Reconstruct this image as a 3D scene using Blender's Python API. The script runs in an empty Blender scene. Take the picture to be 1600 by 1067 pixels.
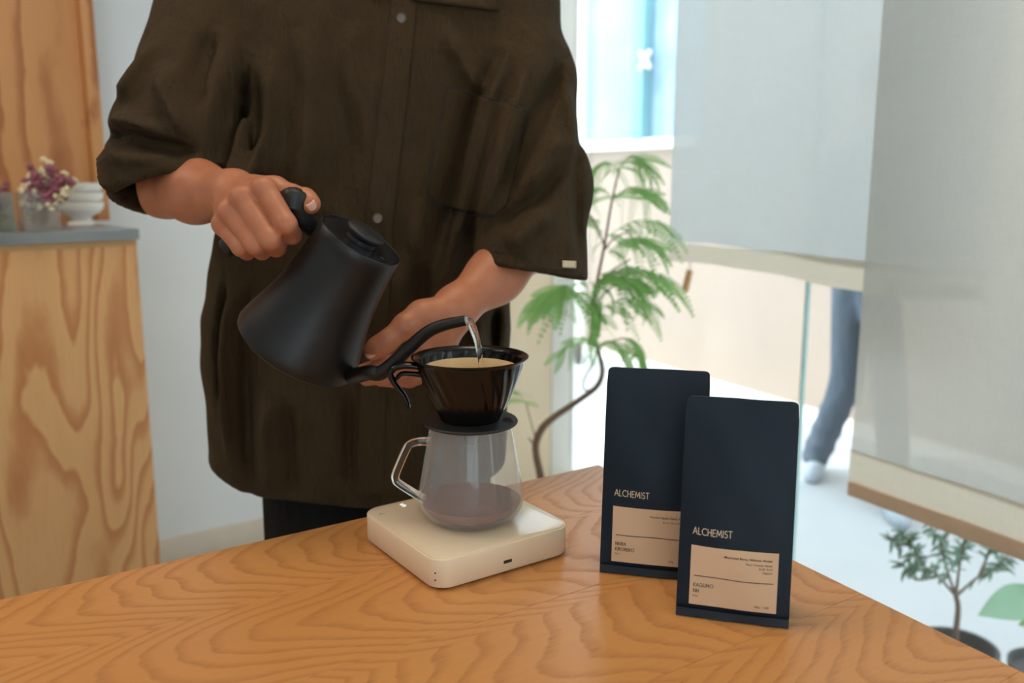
import bpy, bmesh, math, random
import numpy as np
from mathutils import Vector, Matrix
from mathutils.bvhtree import BVHTree
R = math.radians
random.seed(7)
S = bpy.context.scene
COL = S.collection

# ------------------------------------------------------------------ camera
CAMZ = 1.14
FPX = 1404.0
PITCH = math.atan(.185)
cam = bpy.data.cameras.new('camera'); camo = bpy.data.objects.new('camera', cam); COL.objects.link(camo)
cam.sensor_width = 36; cam.lens = 36*FPX/1600; cam.clip_start = .02; cam.clip_end = 200
camo.location = (0, 0, CAMZ); camo.rotation_euler = (R(90)-PITCH, 0, 0)
cam.dof.use_dof = True; cam.dof.focus_distance = .86; cam.dof.aperture_fstop = 4.5
S.camera = camo
# ------------------------------------------------------------------ light
w = bpy.data.worlds.new('sky'); S.world = w; w.use_nodes = True
bg = w.node_tree.nodes['Background']; bg.inputs[0].default_value = (.80, .91, 1, 1); bg.inputs[1].default_value = 3.1
def alight(name, loc, size, power, color, target=None, sy=None, shape='RECTANGLE'):
    l = bpy.data.lights.new(name, 'AREA'); l.shape = shape; l.size = size; l.size_y = sy or size
    l.energy = power; l.color = color
    o = bpy.data.objects.new(name, l); COL.objects.link(o); o.location = loc
    if target is not None:
        o.rotation_euler = (Vector(target)-Vector(loc)).to_track_quat('-Z', 'Y').to_euler()
    return o
# sun falls over this building's roof onto the far side of the alley
NA = R(29.5); N2 = Vector((math.cos(NA), math.sin(NA), 0)); V2 = Vector((-math.sin(NA), math.cos(NA), 0)); U2 = Vector((math.cos(R(34)), math.sin(R(34)), 0))
sun = bpy.data.lights.new('sun', 'SUN'); sun.energy = 1.9; sun.angle = R(.6); sun.color = (1, .96, .9)
so = bpy.data.objects.new('sun', sun); COL.objects.link(so)
sd = (N2*math.cos(R(57)) - V2*.12); so.rotation_euler = Vector((sd.x, sd.y, -math.sin(R(57)))).to_track_quat('-Z', 'Y').to_euler()
alight('ceiling_lamp_light', (-.1, 1.0, 2.40), .5, 5.5, (1, .82, .6), (-.1, 1.0, 0), .5)
alight('ceiling_lamp_light', (-1.5, 1.0, 2.40), .5, 8, (1, .88, .74), (-1.5, 1.3, 0), .5)
alight('ceiling_lamp_light', (-.3, -.6, 2.40), .7, 5, (1, .88, .74), (-.2, .3, 0), .7)
S.view_settings.view_transform = 'Standard'; S.view_settings.look = 'None'; S.view_settings.gamma = 1
S.view_settings.use_curve_mapping = False
S.view_settings.exposure = .36

# ------------------------------------------------------------------ helpers
_c, _s = math.cos(PITCH), math.sin(PITCH)
def ray(x, y):
    u = (x-800)/FPX; v = (533.5-y)/FPX
    return Vector((u, _c+v*_s, -_s+v*_c))
def at(x, y, d):
    r = ray(x, y); return Vector((0, 0, CAMZ)) + r*(d/r.y)
def onz(x, y, z):
    r = ray(x, y); return Vector((0, 0, CAMZ)) + r*((z-CAMZ)/r.z)
def tag(o, label=None, cat=None, group=None, kind=None):
    if label: o['label'] = label
    if cat: o['category'] = cat
    if group: o['group'] = group
    if kind: o['kind'] = kind
    return o
def empty(name, loc=(0, 0, 0), rz=0):
    o = bpy.data.objects.new(name, None); COL.objects.link(o); o.location = loc; o.rotation_euler = (0, 0, rz); o.empty_display_size = .05
    return o
def link(name, me, mat, parent=None, world=True):
    """world=True: mesh data are in world coordinates, parent at an empty"""
    o = bpy.data.objects.new(name, me); COL.objects.link(o)
    if mat is not None: me.materials.clear(); me.materials.append(mat)
    if parent is not None:
        o.parent = parent
        if world: o.matrix_parent_inverse = wm(parent).inverted()
    return o
def wm(o):
    m = Matrix.LocRotScale(o.location, o.rotation_euler, o.scale)
    return m if o.parent is None else wm(o.parent) @ o.matrix_parent_inverse @ m
def smooth(me, ang=None):
    for p in me.polygons: p.use_smooth = True
    if ang is not None:
        bm = bmesh.new(); bm.from_mesh(me)
        for e in bm.edges:
            if len(e.link_faces) == 2 and e.calc_face_angle(0) > ang: e.smooth = False
        bm.to_mesh(me); bm.free()
    return me
def mesh(verts, faces, sm=False, ang=None):
    me = bpy.data.meshes.new('m'); me.from_pydata([tuple(v) for v in verts], [], faces); me.update()
    if sm: smooth(me, ang)
    return me
def tomesh(bm, sm=False, ang=None):
    me = bpy.data.meshes.new('m'); bmesh.ops.recalc_face_normals(bm, faces=bm.faces); bm.to_mesh(me); bm.free()
    if sm: smooth(me, ang)
    return me
def prism(poly, z0, z1, bevel=0, seg=2):
    """poly: list of xy; extruded from z0 to z1"""
    bm = bmesh.new(); vs = [bm.verts.new((p[0], p[1], z0)) for p in poly]
    f = bm.faces.new(vs); r = bmesh.ops.extrude_face_region(bm, geom=[f])
    for v in r['geom']:
        if isinstance(v, bmesh.types.BMVert): v.co.z = z1
    if bevel: bmesh.ops.bevel(bm, geom=bm.edges[:], offset=bevel, segments=seg, profile=.5, affect='EDGES')
    return tomesh(bm, bevel > 0, R(40))
def box(c, sx, sy, sz, rz=0, bevel=0):
    bm = bmesh.new(); bmesh.ops.create_cube(bm, size=1)
    M = Matrix.Translation(Vector(c)) @ Matrix.Rotation(rz, 4, 'Z') @ Matrix.Diagonal((sx, sy, sz, 1))
    bmesh.ops.transform(bm, matrix=M, verts=bm.verts)
    if bevel: bmesh.ops.bevel(bm, geom=bm.edges[:], offset=bevel, segments=2, profile=.5, affect='EDGES')
    return tomesh(bm, bevel > 0, R(40))
def seg_prism(p, q, th, z0, z1, side=1, bevel=0):
    p = Vector((p[0], p[1], 0)); q = Vector((q[0], q[1], 0)); d = (q-p).normalized(); n = Vector((-d.y, d.x, 0))*side*th
    return prism([p, q, q+n, p+n], z0, z1, bevel)
def lathe(prof, n=48, M=None, closed=False, sm=True, ang=R(35), mod=None):
    vs = []; fs = []
    for (r, z) in prof:
        for k in range(n):
            a = 2*math.pi*k/n; rr = r if mod is None else mod(r, z, a)
            vs.append(Vector((rr*math.cos(a), rr*math.sin(a), z)))
    m = len(prof)
    for i in range(m-1 if not closed else m):
        j = (i+1) % m
        for k in range(n):
            l = (k+1) % n; fs.append((i*n+k, i*n+l, j*n+l, j*n+k))
    if not closed:
        if prof[0][0] > 1e-5: fs.append(tuple(range(n))[::-1])
        if prof[-1][0] > 1e-5: fs.append(tuple(range((m-1)*n, m*n)))
    if M is not None: vs = [M @ v for v in vs]
    me = mesh(vs, fs)
    bm = bmesh.new(); bm.from_mesh(me); bmesh.ops.remove_doubles(bm, verts=bm.verts, dist=1e-6); bmesh.ops.recalc_face_normals(bm, faces=bm.faces)
    bm.to_mesh(me); bm.free()
    if sm: smooth(me, ang)
    return me
def catmull(pts, n=8):
    P = [np.array(p, float) for p in pts]; P = [2*P[0]-P[1]] + P + [2*P[-1]-P[-2]]; out = []
    for i in range(1, len(P)-2):
        for k in range(n):
            t = k/n; a, b, c, d = P[i-1], P[i], P[i+1], P[i+2]
            out.append(.5*((2*b)+(c-a)*t+(2*a-5*b+4*c-d)*t*t+(3*b-a-3*c+d)*t**3))
    out.append(P[-2]); return out
def tube(pts, rad, n=14, spline=8, flat=1.0, up=None):
    """pts 3D, rad scalar or list per point; smooth tube with capped ends"""
    if not isinstance(rad, (list, tuple)): rad = [rad]*len(pts)
    q = catmull([list(p)+[r] for p, r in zip(pts, rad)], spline) if spline else [np.array(list(p)+[r]) for p, r in zip(pts, rad)]
    vs = []; fs = []; prev = None; m = len(q)
    for i in range(m):
        a = Vector(q[max(i-1, 0)][:3]); b = Vector(q[min(i+1, m-1)][:3]); t = (b-a).normalized()
        if prev is None:
            prev = up if up is not None else (Vector((0, 0, 1)) if abs(t.z) < .9 else Vector((0, 1, 0)))
        x = (prev - t*prev.dot(t)).normalized(); prev = x; y = t.cross(x); c = Vector(q[i][:3]); r = q[i][3]
        for k in range(n):
            an = 2*math.pi*k/n; vs.append(c + x*math.cos(an)*r + y*math.sin(an)*r*flat)
    for i in range(m-1):
        for k in range(n):
            l = (k+1) % n; fs.append((i*n+k, i*n+l, (i+1)*n+l, (i+1)*n+k))
    fs.append(tuple(range(n))[::-1]); fs.append(tuple(range((m-1)*n, m*n)))
    return mesh(vs, fs, True, R(60))

# ------------------------------------------------------------------ materials
def srgb(r, g, b):
    f = lambda c: (c/255/12.92) if c/255 <= .04045 else ((c/255+.055)/1.055)**2.4
    return (f(r), f(g), f(b), 1)
class NT:
    def __init__(s, name):
        s.m = bpy.data.materials.new(name); s.m.use_nodes = True; s.t = s.m.node_tree; s.t.nodes.clear()
        s.out = s.n('ShaderNodeOutputMaterial')
    def n(s, typ, **kw):
        o = s.t.nodes.new(typ)
        for k, v in kw.items():
            if isinstance(k, str) and hasattr(o, k): setattr(o, k, v)
        return o
    def l(s, a, b): s.t.links.new(a, b)
    def val(s, sock, v):
        if isinstance(v, bpy.types.NodeSocket): s.l(v, sock)
        else: sock.default_value = v
    def math(s, op, a, b=0.0, c=0.0):
        o = s.n('ShaderNodeMath', operation=op); s.val(o.inputs[0], a); s.val(o.inputs[1], b); s.val(o.inputs[2], c); return o.outputs[0]
    def mix(s, f, a, b):
        o = s.n('ShaderNodeMix', data_type='RGBA'); s.val(o.inputs[0], f); s.val(o.inputs[6], a); s.val(o.inputs[7], b); return o.outputs[2]
    def noise(s, vec, scale, detail=3, rough=.5, dist=0):
        o = s.n('ShaderNodeTexNoise'); s.val(o.inputs['Scale'], scale); o.inputs['Detail'].default_value = detail
        o.inputs['Roughness'].default_value = rough; o.inputs['Distortion'].default_value = dist
        if vec is not None: s.l(vec, o.inputs['Vector'])
        return o.outputs[0]
    def ramp(s, f, stops):
        o = s.n('ShaderNodeValToRGB'); s.l(f, o.inputs[0]); e = o.color_ramp.elements
        while len(e) > 1: e.remove(e[-1])
        e[0].position, e[0].color = stops[0]
        for p, c in stops[1:]: x = e.new(p); x.color = c
        return o.outputs[0]
    def obj(s): return s.n('ShaderNodeTexCoord').outputs['Object']
    def sep(s, v):
        o = s.n('ShaderNodeSeparateXYZ'); s.l(v, o.inputs[0]); return o.outputs
    def comb(s, x, y, z):
        o = s.n('ShaderNodeCombineXYZ'); s.val(o.inputs[0], x); s.val(o.inputs[1], y); s.val(o.inputs[2], z); return o.outputs[0]
    def mapping(s, v, loc=(0, 0, 0), rot=(0, 0, 0), scale=(1, 1, 1)):
        o = s.n('ShaderNodeMapping'); s.l(v, o.inputs[0]); o.inputs[1].default_value = loc; o.inputs[2].default_value = rot; o.inputs[3].default_value = scale; return o.outputs[0]
    def bump(s, h, strength=.3, dist=.001):
        o = s.n('ShaderNodeBump'); o.inputs['Strength'].default_value = strength; o.inputs['Distance'].default_value = dist; s.l(h, o.inputs['Height']); return o.outputs[0]
    def pbr(s, color, rough=.5, normal=None, metallic=0, **kw):
        o = s.n('ShaderNodeBsdfPrincipled'); s.val(o.inputs['Base Color'], color); s.val(o.inputs['Roughness'], rough); s.val(o.inputs['Metallic'], metallic)
        if normal is not None: s.l(normal, o.inputs['Normal'])
        for k, v in kw.items(): s.val(o.inputs[k.replace('_', ' ')], v)
        s.l(o.outputs[0], s.out.inputs[0]); return o
def plain(name, col, rough=.5, metallic=0, var=.06, scale=30, bump=0, bscale=200, **kw):
    t = NT(name); v = t.obj(); n = t.noise(v, scale, 3)
    dk = tuple(c*(1-var*2) for c in col[:3])+(1,); lt = tuple(min(1, c*(1+var)) for c in col[:3])+(1,)
    c = t.mix(n, dk, lt); nm = None
    if bump: nm = t.bump(t.noise(v, bscale, 4), bump, .0008)
    t.pbr(c, rough, nm, metallic, **kw); return t.m

def wood_table():
    t = NT('oiled_ash'); v = t.obj()
    x, y, z = t.sep(t.mapping(v, rot=(0, 0, -R(33.7))))     # x along the grain, y across
    oi = t.n('ShaderNodeObjectInfo').outputs['Random']
    seed = t.math('MULTIPLY', oi, 7.3)
    wob = t.math('SUBTRACT', t.noise(t.comb(t.math('MULTIPLY', x, 1.6), t.math('MULTIPLY', y, 5.0), seed), 1.0, 2, .5), .5)
    wob2 = t.math('SUBTRACT', t.noise(t.comb(t.math('MULTIPLY', x, 9.0), t.math('MULTIPLY', y, 30.0), seed), 1.0, 3, .6), .5)
    # periodic across planks, cathedral from a slanted cylinder
    yc = t.math('ADD', t.math('SUBTRACT', y, .6896), t.math('MULTIPLY', t.math('SUBTRACT', oi, .5), .05))
    yy = t.math('ADD', t.math('PINGPONG', t.math('ADD', yc, 4.5), .075), t.math('MULTIPLY', wob, .05))
    xs = t.math('ADD', t.math('MULTIPLY', t.math('SUBTRACT', t.math('ADD', 1.75, t.math('MULTIPLY', oi, .5)), x), .135), t.math('MULTIPLY', wob, .05))
    rr = t.math('SQRT', t.math('ADD', t.math('MULTIPLY', yy, yy), t.math('MULTIPLY', xs, xs)))
    rr = t.math('ADD', rr, t.math('MULTIPLY', wob2, .0034))
    ring = t.math('FRACT', t.math('ADD', t.math('MULTIPLY', rr, 250), t.math('MULTIPLY', wob, 1.2)))
    ringc = t.ramp(ring, [(0, (.1, .1, .1, 1)), (.5, (.12, .12, .12, 1)), (.8, (.8, .8, .8, 1)), (.9, (1, 1, 1, 1)), (1, (.1, .1, .1, 1))])
    fib = t.noise(t.comb(t.math('MULTIPLY', x, 16), t.math('MULTIPLY', y, 480), z), 1, 3, .6)
    ringc = t.math('MULTIPLY', ringc, t.math('ADD', .35, t.math('MULTIPLY', fib, 1.1)))
    pores = t.noise(t.comb(t.math('MULTIPLY', x, 60), t.math('MULTIPLY', y, 900), z), 1, 2, .6)
    poresc = t.ramp(pores, [(.55, (0, 0, 0, 1)), (.68, (1, 1, 1, 1))])
    big = t.noise(t.comb(t.math('MULTIPLY', x, 2), t.math('MULTIPLY', y, 8), seed), 1, 3, .5)
    c = t.mix(big, srgb(204, 138, 76), srgb(220, 158, 94))
    c = t.mix(t.math('MULTIPLY', t.math('MULTIPLY', ringc, t.math('ADD', .55, big)), .36), c, srgb(142, 80, 34))
    c = t.mix(t.math('MULTIPLY', fib, .28), c, srgb(176, 108, 52))
    c = t.mix(t.math('MULTIPLY', t.math('MULTIPLY', poresc, ringc), .45), c, srgb(120, 66, 28))
    h = t.math('ADD', t.math('MULTIPLY', poresc, -.5), t.math('MULTIPLY', ringc, -.3))
    rg = t.math('ADD', .34, t.math('MULTIPLY', ringc, .12))
    t.pbr(c, rg, t.bump(h, .25, .0006), Specular_IOR_Level=.45); return t.m
def plywood(name, sc=1.0, lt=(226, 174, 118), dk=(186, 116, 64), rot=0):
    t = NT(name); v = t.mapping(t.obj(), rot=(0, 0, rot))
    x, y, z = t.sep(v)
    p = t.comb(t.math('MULTIPLY', x, 3.6*sc), t.math('MULTIPLY', y, 3.6*sc), t.math('MULTIPLY', z, .62*sc))
    n1 = t.noise(p, 1.25, 1.5, .4, .35)
    n2 = t.noise(t.comb(t.math('MULTIPLY', x, 14), t.math('MULTIPLY', y, 14), t.math('MULTIPLY', z, 5)), 1, 3, .5)
    f = t.math('ADD', t.math('ADD', t.math('MULTIPLY', n1, 16), t.math('MULTIPLY', n2, 1.3)), t.math('MULTIPLY', t.math('ADD', x, y), 9*sc))
    r = t.math('FRACT', f)
    rc = t.ramp(r, [(0, (0, 0, 0, 1)), (.5, (.12, .12, .12, 1)), (.72, (.75, .75, .75, 1)), (.9, (1, 1, 1, 1)), (1, (0, 0, 0, 1))])
    fine = t.noise(t.comb(t.math('MULTIPLY', x, 260), t.math('MULTIPLY', y, 260), t.math('MULTIPLY', z, 14)), 1, 2, .6)
    c = t.mix(t.math('MULTIPLY', rc, .85), srgb(*lt), srgb(*dk)); c = t.mix(t.math('MULTIPLY', fine, .22), c, srgb(140, 84, 40))
    t.pbr(c, .5, t.bump(rc, .1, .0005)); return t.m
def linen(name, base, openness=.12, sc=1.0):
    t = NT(name); v = t.mapping(t.obj(), rot=(0, 0, -(NA+R(90))))     # x along the blind
    x, y, z = t.sep(v)
    wx = t.math('ADD', x, t.math('MULTIPLY', t.noise(v, 35, 3), .0022)); wz = t.math('ADD', z, t.math('MULTIPLY', t.noise(v, 28, 3), .003))
    a = t.math('ABSOLUTE', t.math('SINE', t.math('MULTIPLY', wx, math.pi/.0046*sc)))
    b = t.math('ABSOLUTE', t.math('SINE', t.math('MULTIPLY', wz, math.pi/.0040*sc)))
    hgt = t.math('MULTIPLY', a, b)
    slub = t.noise(t.comb(t.math('MULTIPLY', x, 260), y, t.math('MULTIPLY', z, 30)), 1, 3, .6)
    slub2 = t.noise(t.comb(t.math('MULTIPLY', x, 22), y, t.math('MULTIPLY', z, 300)), 1, 3, .6)
    k = t.math('ADD', t.math('MULTIPLY', slub, .5), t.math('MULTIPLY', slub2, .5))
    c = t.mix(k, tuple(q*.78 for q in base[:3])+(1,), base)
    c = t.mix(t.math('MULTIPLY', t.math('SUBTRACT', 1.0, hgt), .38), c, tuple(q*.45 for q in base[:3])+(1,))
    d = t.n('ShaderNodeBsdfDiffuse'); tr = t.n('ShaderNodeBsdfTranslucent'); tp = t.n('ShaderNodeBsdfTransparent')
    t.l(c, d.inputs[0]); t.l(c, tr.inputs[0]); bmp = t.bump(hgt, .5, .0008); t.l(bmp, d.inputs['Normal'])
    m1 = t.n('ShaderNodeMixShader'); m1.inputs[0].default_value = .66; t.l(d.outputs[0], m1.inputs[1]); t.l(tr.outputs[0], m1.inputs[2])
    m2 = t.n('ShaderNodeMixShader')
    hole = t.math('MULTIPLY', t.math('SUBTRACT', 1.0, hgt), openness*1.9); hole = t.math('MINIMUM', hole, 1.0)
    t.l(hole, m2.inputs[0]); t.l(m1.outputs[0], m2.inputs[1]); t.l(tp.outputs[0], m2.inputs[2])
    t.l(m2.outputs[0], t.out.inputs[0]); return t.m
def thin_glass(name, tint=(.97, .99, .98, 1), milk=0.0, rough=0.0, refl=1.0):
    t = NT(name); tp = t.n('ShaderNodeBsdfTransparent'); tp.inputs[0].default_value = tint
    gl = t.n('ShaderNodeBsdfGlossy'); gl.inputs['Roughness'].default_value = rough
    lw = t.n('ShaderNodeLayerWeight'); lw.inputs[0].default_value = .5; fz = t.math('ADD', .045, t.math('MULTIPLY', t.math('POWER', lw.outputs['Facing'], 4.0), .75))
    m = t.n('ShaderNodeMixShader'); t.l(t.math('MULTIPLY', fz, refl), m.inputs[0]); t.l(tp.outputs[0], m.inputs[1]); t.l(gl.outputs[0], m.inputs[2])
    last = m.outputs[0]
    if milk:
        d = t.n('ShaderNodeBsdfDiffuse'); d.inputs[0].default_value = (.93, .93, .93, 1); tr = t.n('ShaderNodeBsdfTranslucent'); tr.inputs[0].default_value = (.93, .93, .93, 1)
        a = t.n('ShaderNodeMixShader'); a.inputs[0].default_value = .5; t.l(d.outputs[0], a.inputs[1]); t.l(tr.outputs[0], a.inputs[2])
        m2 = t.n('ShaderNodeMixShader'); t.l(t.math('MULTIPLY', t.ramp(t.noise(t.obj(), 14, 2), [(.3, (.7, .7, .7, 1)), (.7, (1, 1, 1, 1))]), milk), m2.inputs[0])
        t.l(last, m2.inputs[1]); t.l(a.outputs[0], m2.inputs[2]); last = m2.outputs[0]
    t.l(last, t.out.inputs[0]); return t.m
def fabric(name, c0, c1, sc=900, rough=.85):
    t = NT(name); v = t.obj(); x, y, z = t.sep(v)
    a = t.math('SINE', t.math('MULTIPLY', t.math('ADD', x, t.math('MULTIPLY', y, .7)), sc*3)); b = t.math('SINE', t.math('MULTIPLY', z, sc*3))
    wv = t.math('MULTIPLY', a, b)
    slub = t.noise(t.comb(t.math('MULTIPLY', x, 500), t.math('MULTIPLY', y, 500), t.math('MULTIPLY', z, 40)), 1, 3, .6)
    wr = t.noise(t.mapping(v, scale=(1, 1, .55)), 26, 4, .55)
    c = t.mix(t.math('ADD', t.math('MULTIPLY', slub, .6), t.math('MULTIPLY', wr, .4)), c0, c1)
    h = t.math('ADD', t.math('MULTIPLY', wr, 6.0), t.math('ADD', t.math('MULTIPLY', wv, .12), t.math('MULTIPLY', slub, .5)))
    o = t.pbr(c, rough, t.bump(h, 1.0, .0024), Specular_IOR_Level=.25, Sheen_Weight=0.0); return t.m
def skin():
    t = NT('skin'); v = t.obj()
    n = t.noise(v, 45, 4, .55); n2 = t.noise(v, 420, 3, .6)
    c = t.mix(n, srgb(156, 92, 62), srgb(192, 128, 94)); c = t.mix(t.math('MULTIPLY', n2, .25), c, srgb(176, 104, 78))
    h = t.math('ADD', t.math('MULTIPLY', n2, .4), t.math('MULTIPLY', t.noise(v, 130, 3), 1.0))
    t.pbr(c, .46, t.bump(h, .22, .0012), Subsurface_Weight=.22, Subsurface_Radius=(.006, .0024, .0012), Subsurface_Scale=1.0, Specular_IOR_Level=.4); return t.m

M = {}
M['table'] = wood_table()
M['ply'] = plywood('fir_plywood'); M['ply2'] = plywood('fir_plywood_panel', .62, (208, 148, 92), (156, 90, 44)); M['edge'] = plain('plywood_edge', srgb(206, 160, 108), .6, scale=60)
M['steel'] = plain('grey_worktop', srgb(150, 154, 156), .28, .55, scale=8)
M['white'] = plain('white_plaster', srgb(232, 238, 242), .75, scale=4, var=.02, bump=.08, bscale=60)
M['cream'] = plain('cream_panel', srgb(226, 206, 176), .65, scale=6, var=.04)
M['frame'] = plain('white_frame', srgb(226, 224, 216), .45, scale=10, var=.02)
M['base'] = plain('pale_baseboard', srgb(216, 204, 188), .5, scale=20, var=.04)
M['floor'] = plain('pale_screed', srgb(206, 206, 200), .3, scale=5, var=.06)
M['ceil'] = plain('white_ceiling', srgb(232, 230, 226), .8, scale=5, var=.02)
M['pave'] = plain('pale_paving', srgb(186, 190, 192), .7, scale=3, var=.05, bump=.1, bscale=80)
M['kerb'] = plain('pale_kerb_stone', srgb(232, 230, 224), .7, scale=20, var=.04)
M['outwall'] = plain('beige_render', srgb(170, 152, 138), .85, scale=2.2, var=.06)
M['linen'] = linen('linen_blind', srgb(216, 215, 207), .085)
M['linen2'] = linen('linen_blind_far', srgb(222, 229, 229), .045, .9)
M['hem'] = linen('linen_hem', srgb(240, 230, 212), .0)
M['bar'] = plain('blind_bar_wood', srgb(206, 176, 148), .55, scale=40)
M['glass'] = thin_glass('window_glass', (.96, .985, .98, 1), refl=.8)
M['gedge'] = plain('glass_edge', srgb(170, 205, 205), .15, scale=8)
M['bglass'] = plain('blue_glass', srgb(150, 178, 204), .12, scale=2.5, var=.22)
M['teal'] = plain('teal_fin', srgb(120, 168, 172), .25, scale=6, var=.1)
M['metal'] = plain('brushed_metal', srgb(190, 192, 194), .3, .9, scale=12)
M['black'] = plain('matte_black_coating', srgb(11, 11, 12), .42, 0, scale=40, var=.1, bump=.03, bscale=900, Specular_IOR_Level=.42)
M['blackgloss'] = plain('black_lid', srgb(26, 27, 30), .26, scale=20)
M['grip'] = plain('black_grip', srgb(18, 18, 18), .5, scale=50)
M['plastic'] = plain('black_plastic', srgb(13, 12, 12), .22, scale=60, Specular_IOR_Level=.35)
M['rubber'] = plain('black_flange', srgb(30, 29, 29), .5, scale=90, bump=.1)
M['paper'] = plain('filter_paper', srgb(206, 174, 128), .9, scale=60, var=.1, bump=.4, bscale=500)
M['grounds'] = plain('coffee_grounds', srgb(58, 36, 22), .9, scale=300, var=.4, bump=.8, bscale=900)
M['scale'] = plain('off_white_plastic', srgb(232, 209, 178), .32, scale=20, var=.015)
M['scaletop'] = plain('off_white_top', srgb(234, 210, 178), .16, scale=20, var=.01)
M['dark'] = plain('dark_slot', srgb(30, 26, 24), .5, scale=30)
M['ink'] = plain('dark_ink', srgb(52, 38, 30), .7, scale=60)
M['cream_ink'] = plain('cream_ink', srgb(206, 186, 158), .6, scale=60)
M['led'] = plain('display_white', srgb(250, 250, 250), .4, scale=20, Emission_Strength=.5)
M['label'] = plain('kraft_label', srgb(214, 178, 144), .6, scale=14, var=.05)
M['bag'] = plain('navy_matte_pouch', srgb(7, 27, 42), .55, scale=12, var=.14, bump=.12, bscale=45, Specular_IOR_Level=.3)
M['bagseam'] = plain('navy_seam', srgb(10, 32, 48), .5, scale=40, var=.08)
M['carafe'] = thin_glass('clear_glass_mist_reflections', (.97, .97, .96, 1), milk=.23, refl=1.0)  # white veil holds both mist and painted window reflections
M['handleglass'] = NT('handle_glass').m
def _hg():
    t = NT('solid_glass'); t.pbr((.98, .95, .92, 1), .02, Transmission_Weight=1.0, IOR=1.47); return t.m
M['handleglass'] = _hg()
def _water():
    t = NT('water'); t.pbr((1, 1, 1, 1), .0, t.bump(t.noise(t.mapping(t.obj(), scale=(1, 1, .3)), 220, 2), .6, .002), Transmission_Weight=1.0, IOR=1.33); return t.m
M['water'] = _water()
def _coffee():
    t = NT('brewed_coffee'); n = t.noise(t.obj(), 60, 3)
    t.pbr(t.mix(n, srgb(118, 76, 62), srgb(146, 98, 82)), .08, Specular_IOR_Level=.6, Alpha=.82); return t.m
M['coffee'] = _coffee()
M['shirt'] = fabric('olive_brown_linen', srgb(42, 30, 15), srgb(70, 53, 29))
M['shirtin'] = fabric('dark_shirt_lining', srgb(26, 20, 14), srgb(34, 27, 19))
M['stitch'] = plain('stitching', srgb(30, 23, 15), .8)
M['button'] = plain('brown_button', srgb(92, 76, 58), .35, scale=300)
M['trouser'] = fabric('black_trousers', srgb(14, 14, 15), srgb(20, 20, 22))
M['skin'] = skin()
M['nail'] = plain('nail', srgb(226, 172, 148), .25, scale=80, var=.03)
M['hair'] = plain('black_hair', srgb(22, 18, 16), .45, scale=300, bump=.8, bscale=300)
M['tagw'] = plain('woven_tag', srgb(196, 180, 150), .7, scale=100)
M['ceramic'] = plain('white_ceramic', srgb(238, 234, 226), .25, scale=20, var=.02)
M['vase'] = thin_glass('vase_glass', (.93, .95, .95, 1), milk=.16)
M['vaseg'] = thin_glass('green_vase_glass', (.78, .86, .8, 1), milk=.2)
M['petalp'] = plain('dried_pink_flower', srgb(160, 92, 108), .8, scale=60, var=.25)
M['petalc'] = plain('dried_cream_flower', srgb(232, 216, 176), .8, scale=60, var=.15)
M['stem'] = plain('dried_stem', srgb(150, 120, 90), .8)
def leafmat(name, c, tr=.6):
    t = NT(name); v = t.obj(); oi = t.n('ShaderNodeObjectInfo').outputs['Random']
    k = t.math('ADD', t.math('MULTIPLY', t.noise(v, 20, 2), .4), t.math('MULTIPLY', oi, .7))
    col = t.mix(k, tuple(q*.72 for q in c[:3])+(1,), tuple(min(1, q*1.25) for q in c[:3])+(1,))
    p = t.pbr(col, .42); tl = t.n('ShaderNodeBsdfTranslucent'); t.l(t.mix(.25, col, (.6, .85, .25, 1)), tl.inputs[0])
    m = t.n('ShaderNodeMixShader'); m.inputs[0].default_value = tr; t.l(p.outputs[0], m.inputs[1]); t.l(tl.outputs[0], m.inputs[2]); t.l(m.outputs[0], t.out.inputs[0]); return t.m
M['leaf'] = leafmat('feathery_leaf', srgb(150, 198, 128)); M['olive'] = leafmat('olive_leaf', srgb(112, 138, 124), .25); M['broad'] = leafmat('broad_leaf', srgb(140, 180, 150), .3)
M['bark'] = plain('thin_bark', srgb(128, 104, 86), .85, scale=50, var=.2, bump=.5, bscale=150)
M['pot'] = plain('dark_pot', srgb(70, 70, 70), .6, scale=20)
M['potw'] = plain('clay_pot', srgb(200, 190, 176), .7, scale=20)
M['soil'] = plain('soil', srgb(62, 46, 34), .95, scale=80, var=.3, bump=1, bscale=200)
M['jeans'] = fabric('blue_grey_jeans', srgb(84, 96, 110), srgb(112, 122, 134))
M['coat'] = fabric('grey_jacket', srgb(120, 126, 132), srgb(140, 146, 150))
M['shoe'] = plain('pale_shoe', srgb(170, 180, 190), .6)
M['shoew'] = plain('white_sole', srgb(230, 232, 234), .6)
M['bshoe'] = plain('black_shoe', srgb(20, 20, 20), .4)
M['bamboo'] = plain('wood_tassel', srgb(196, 150, 98), .5)

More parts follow.
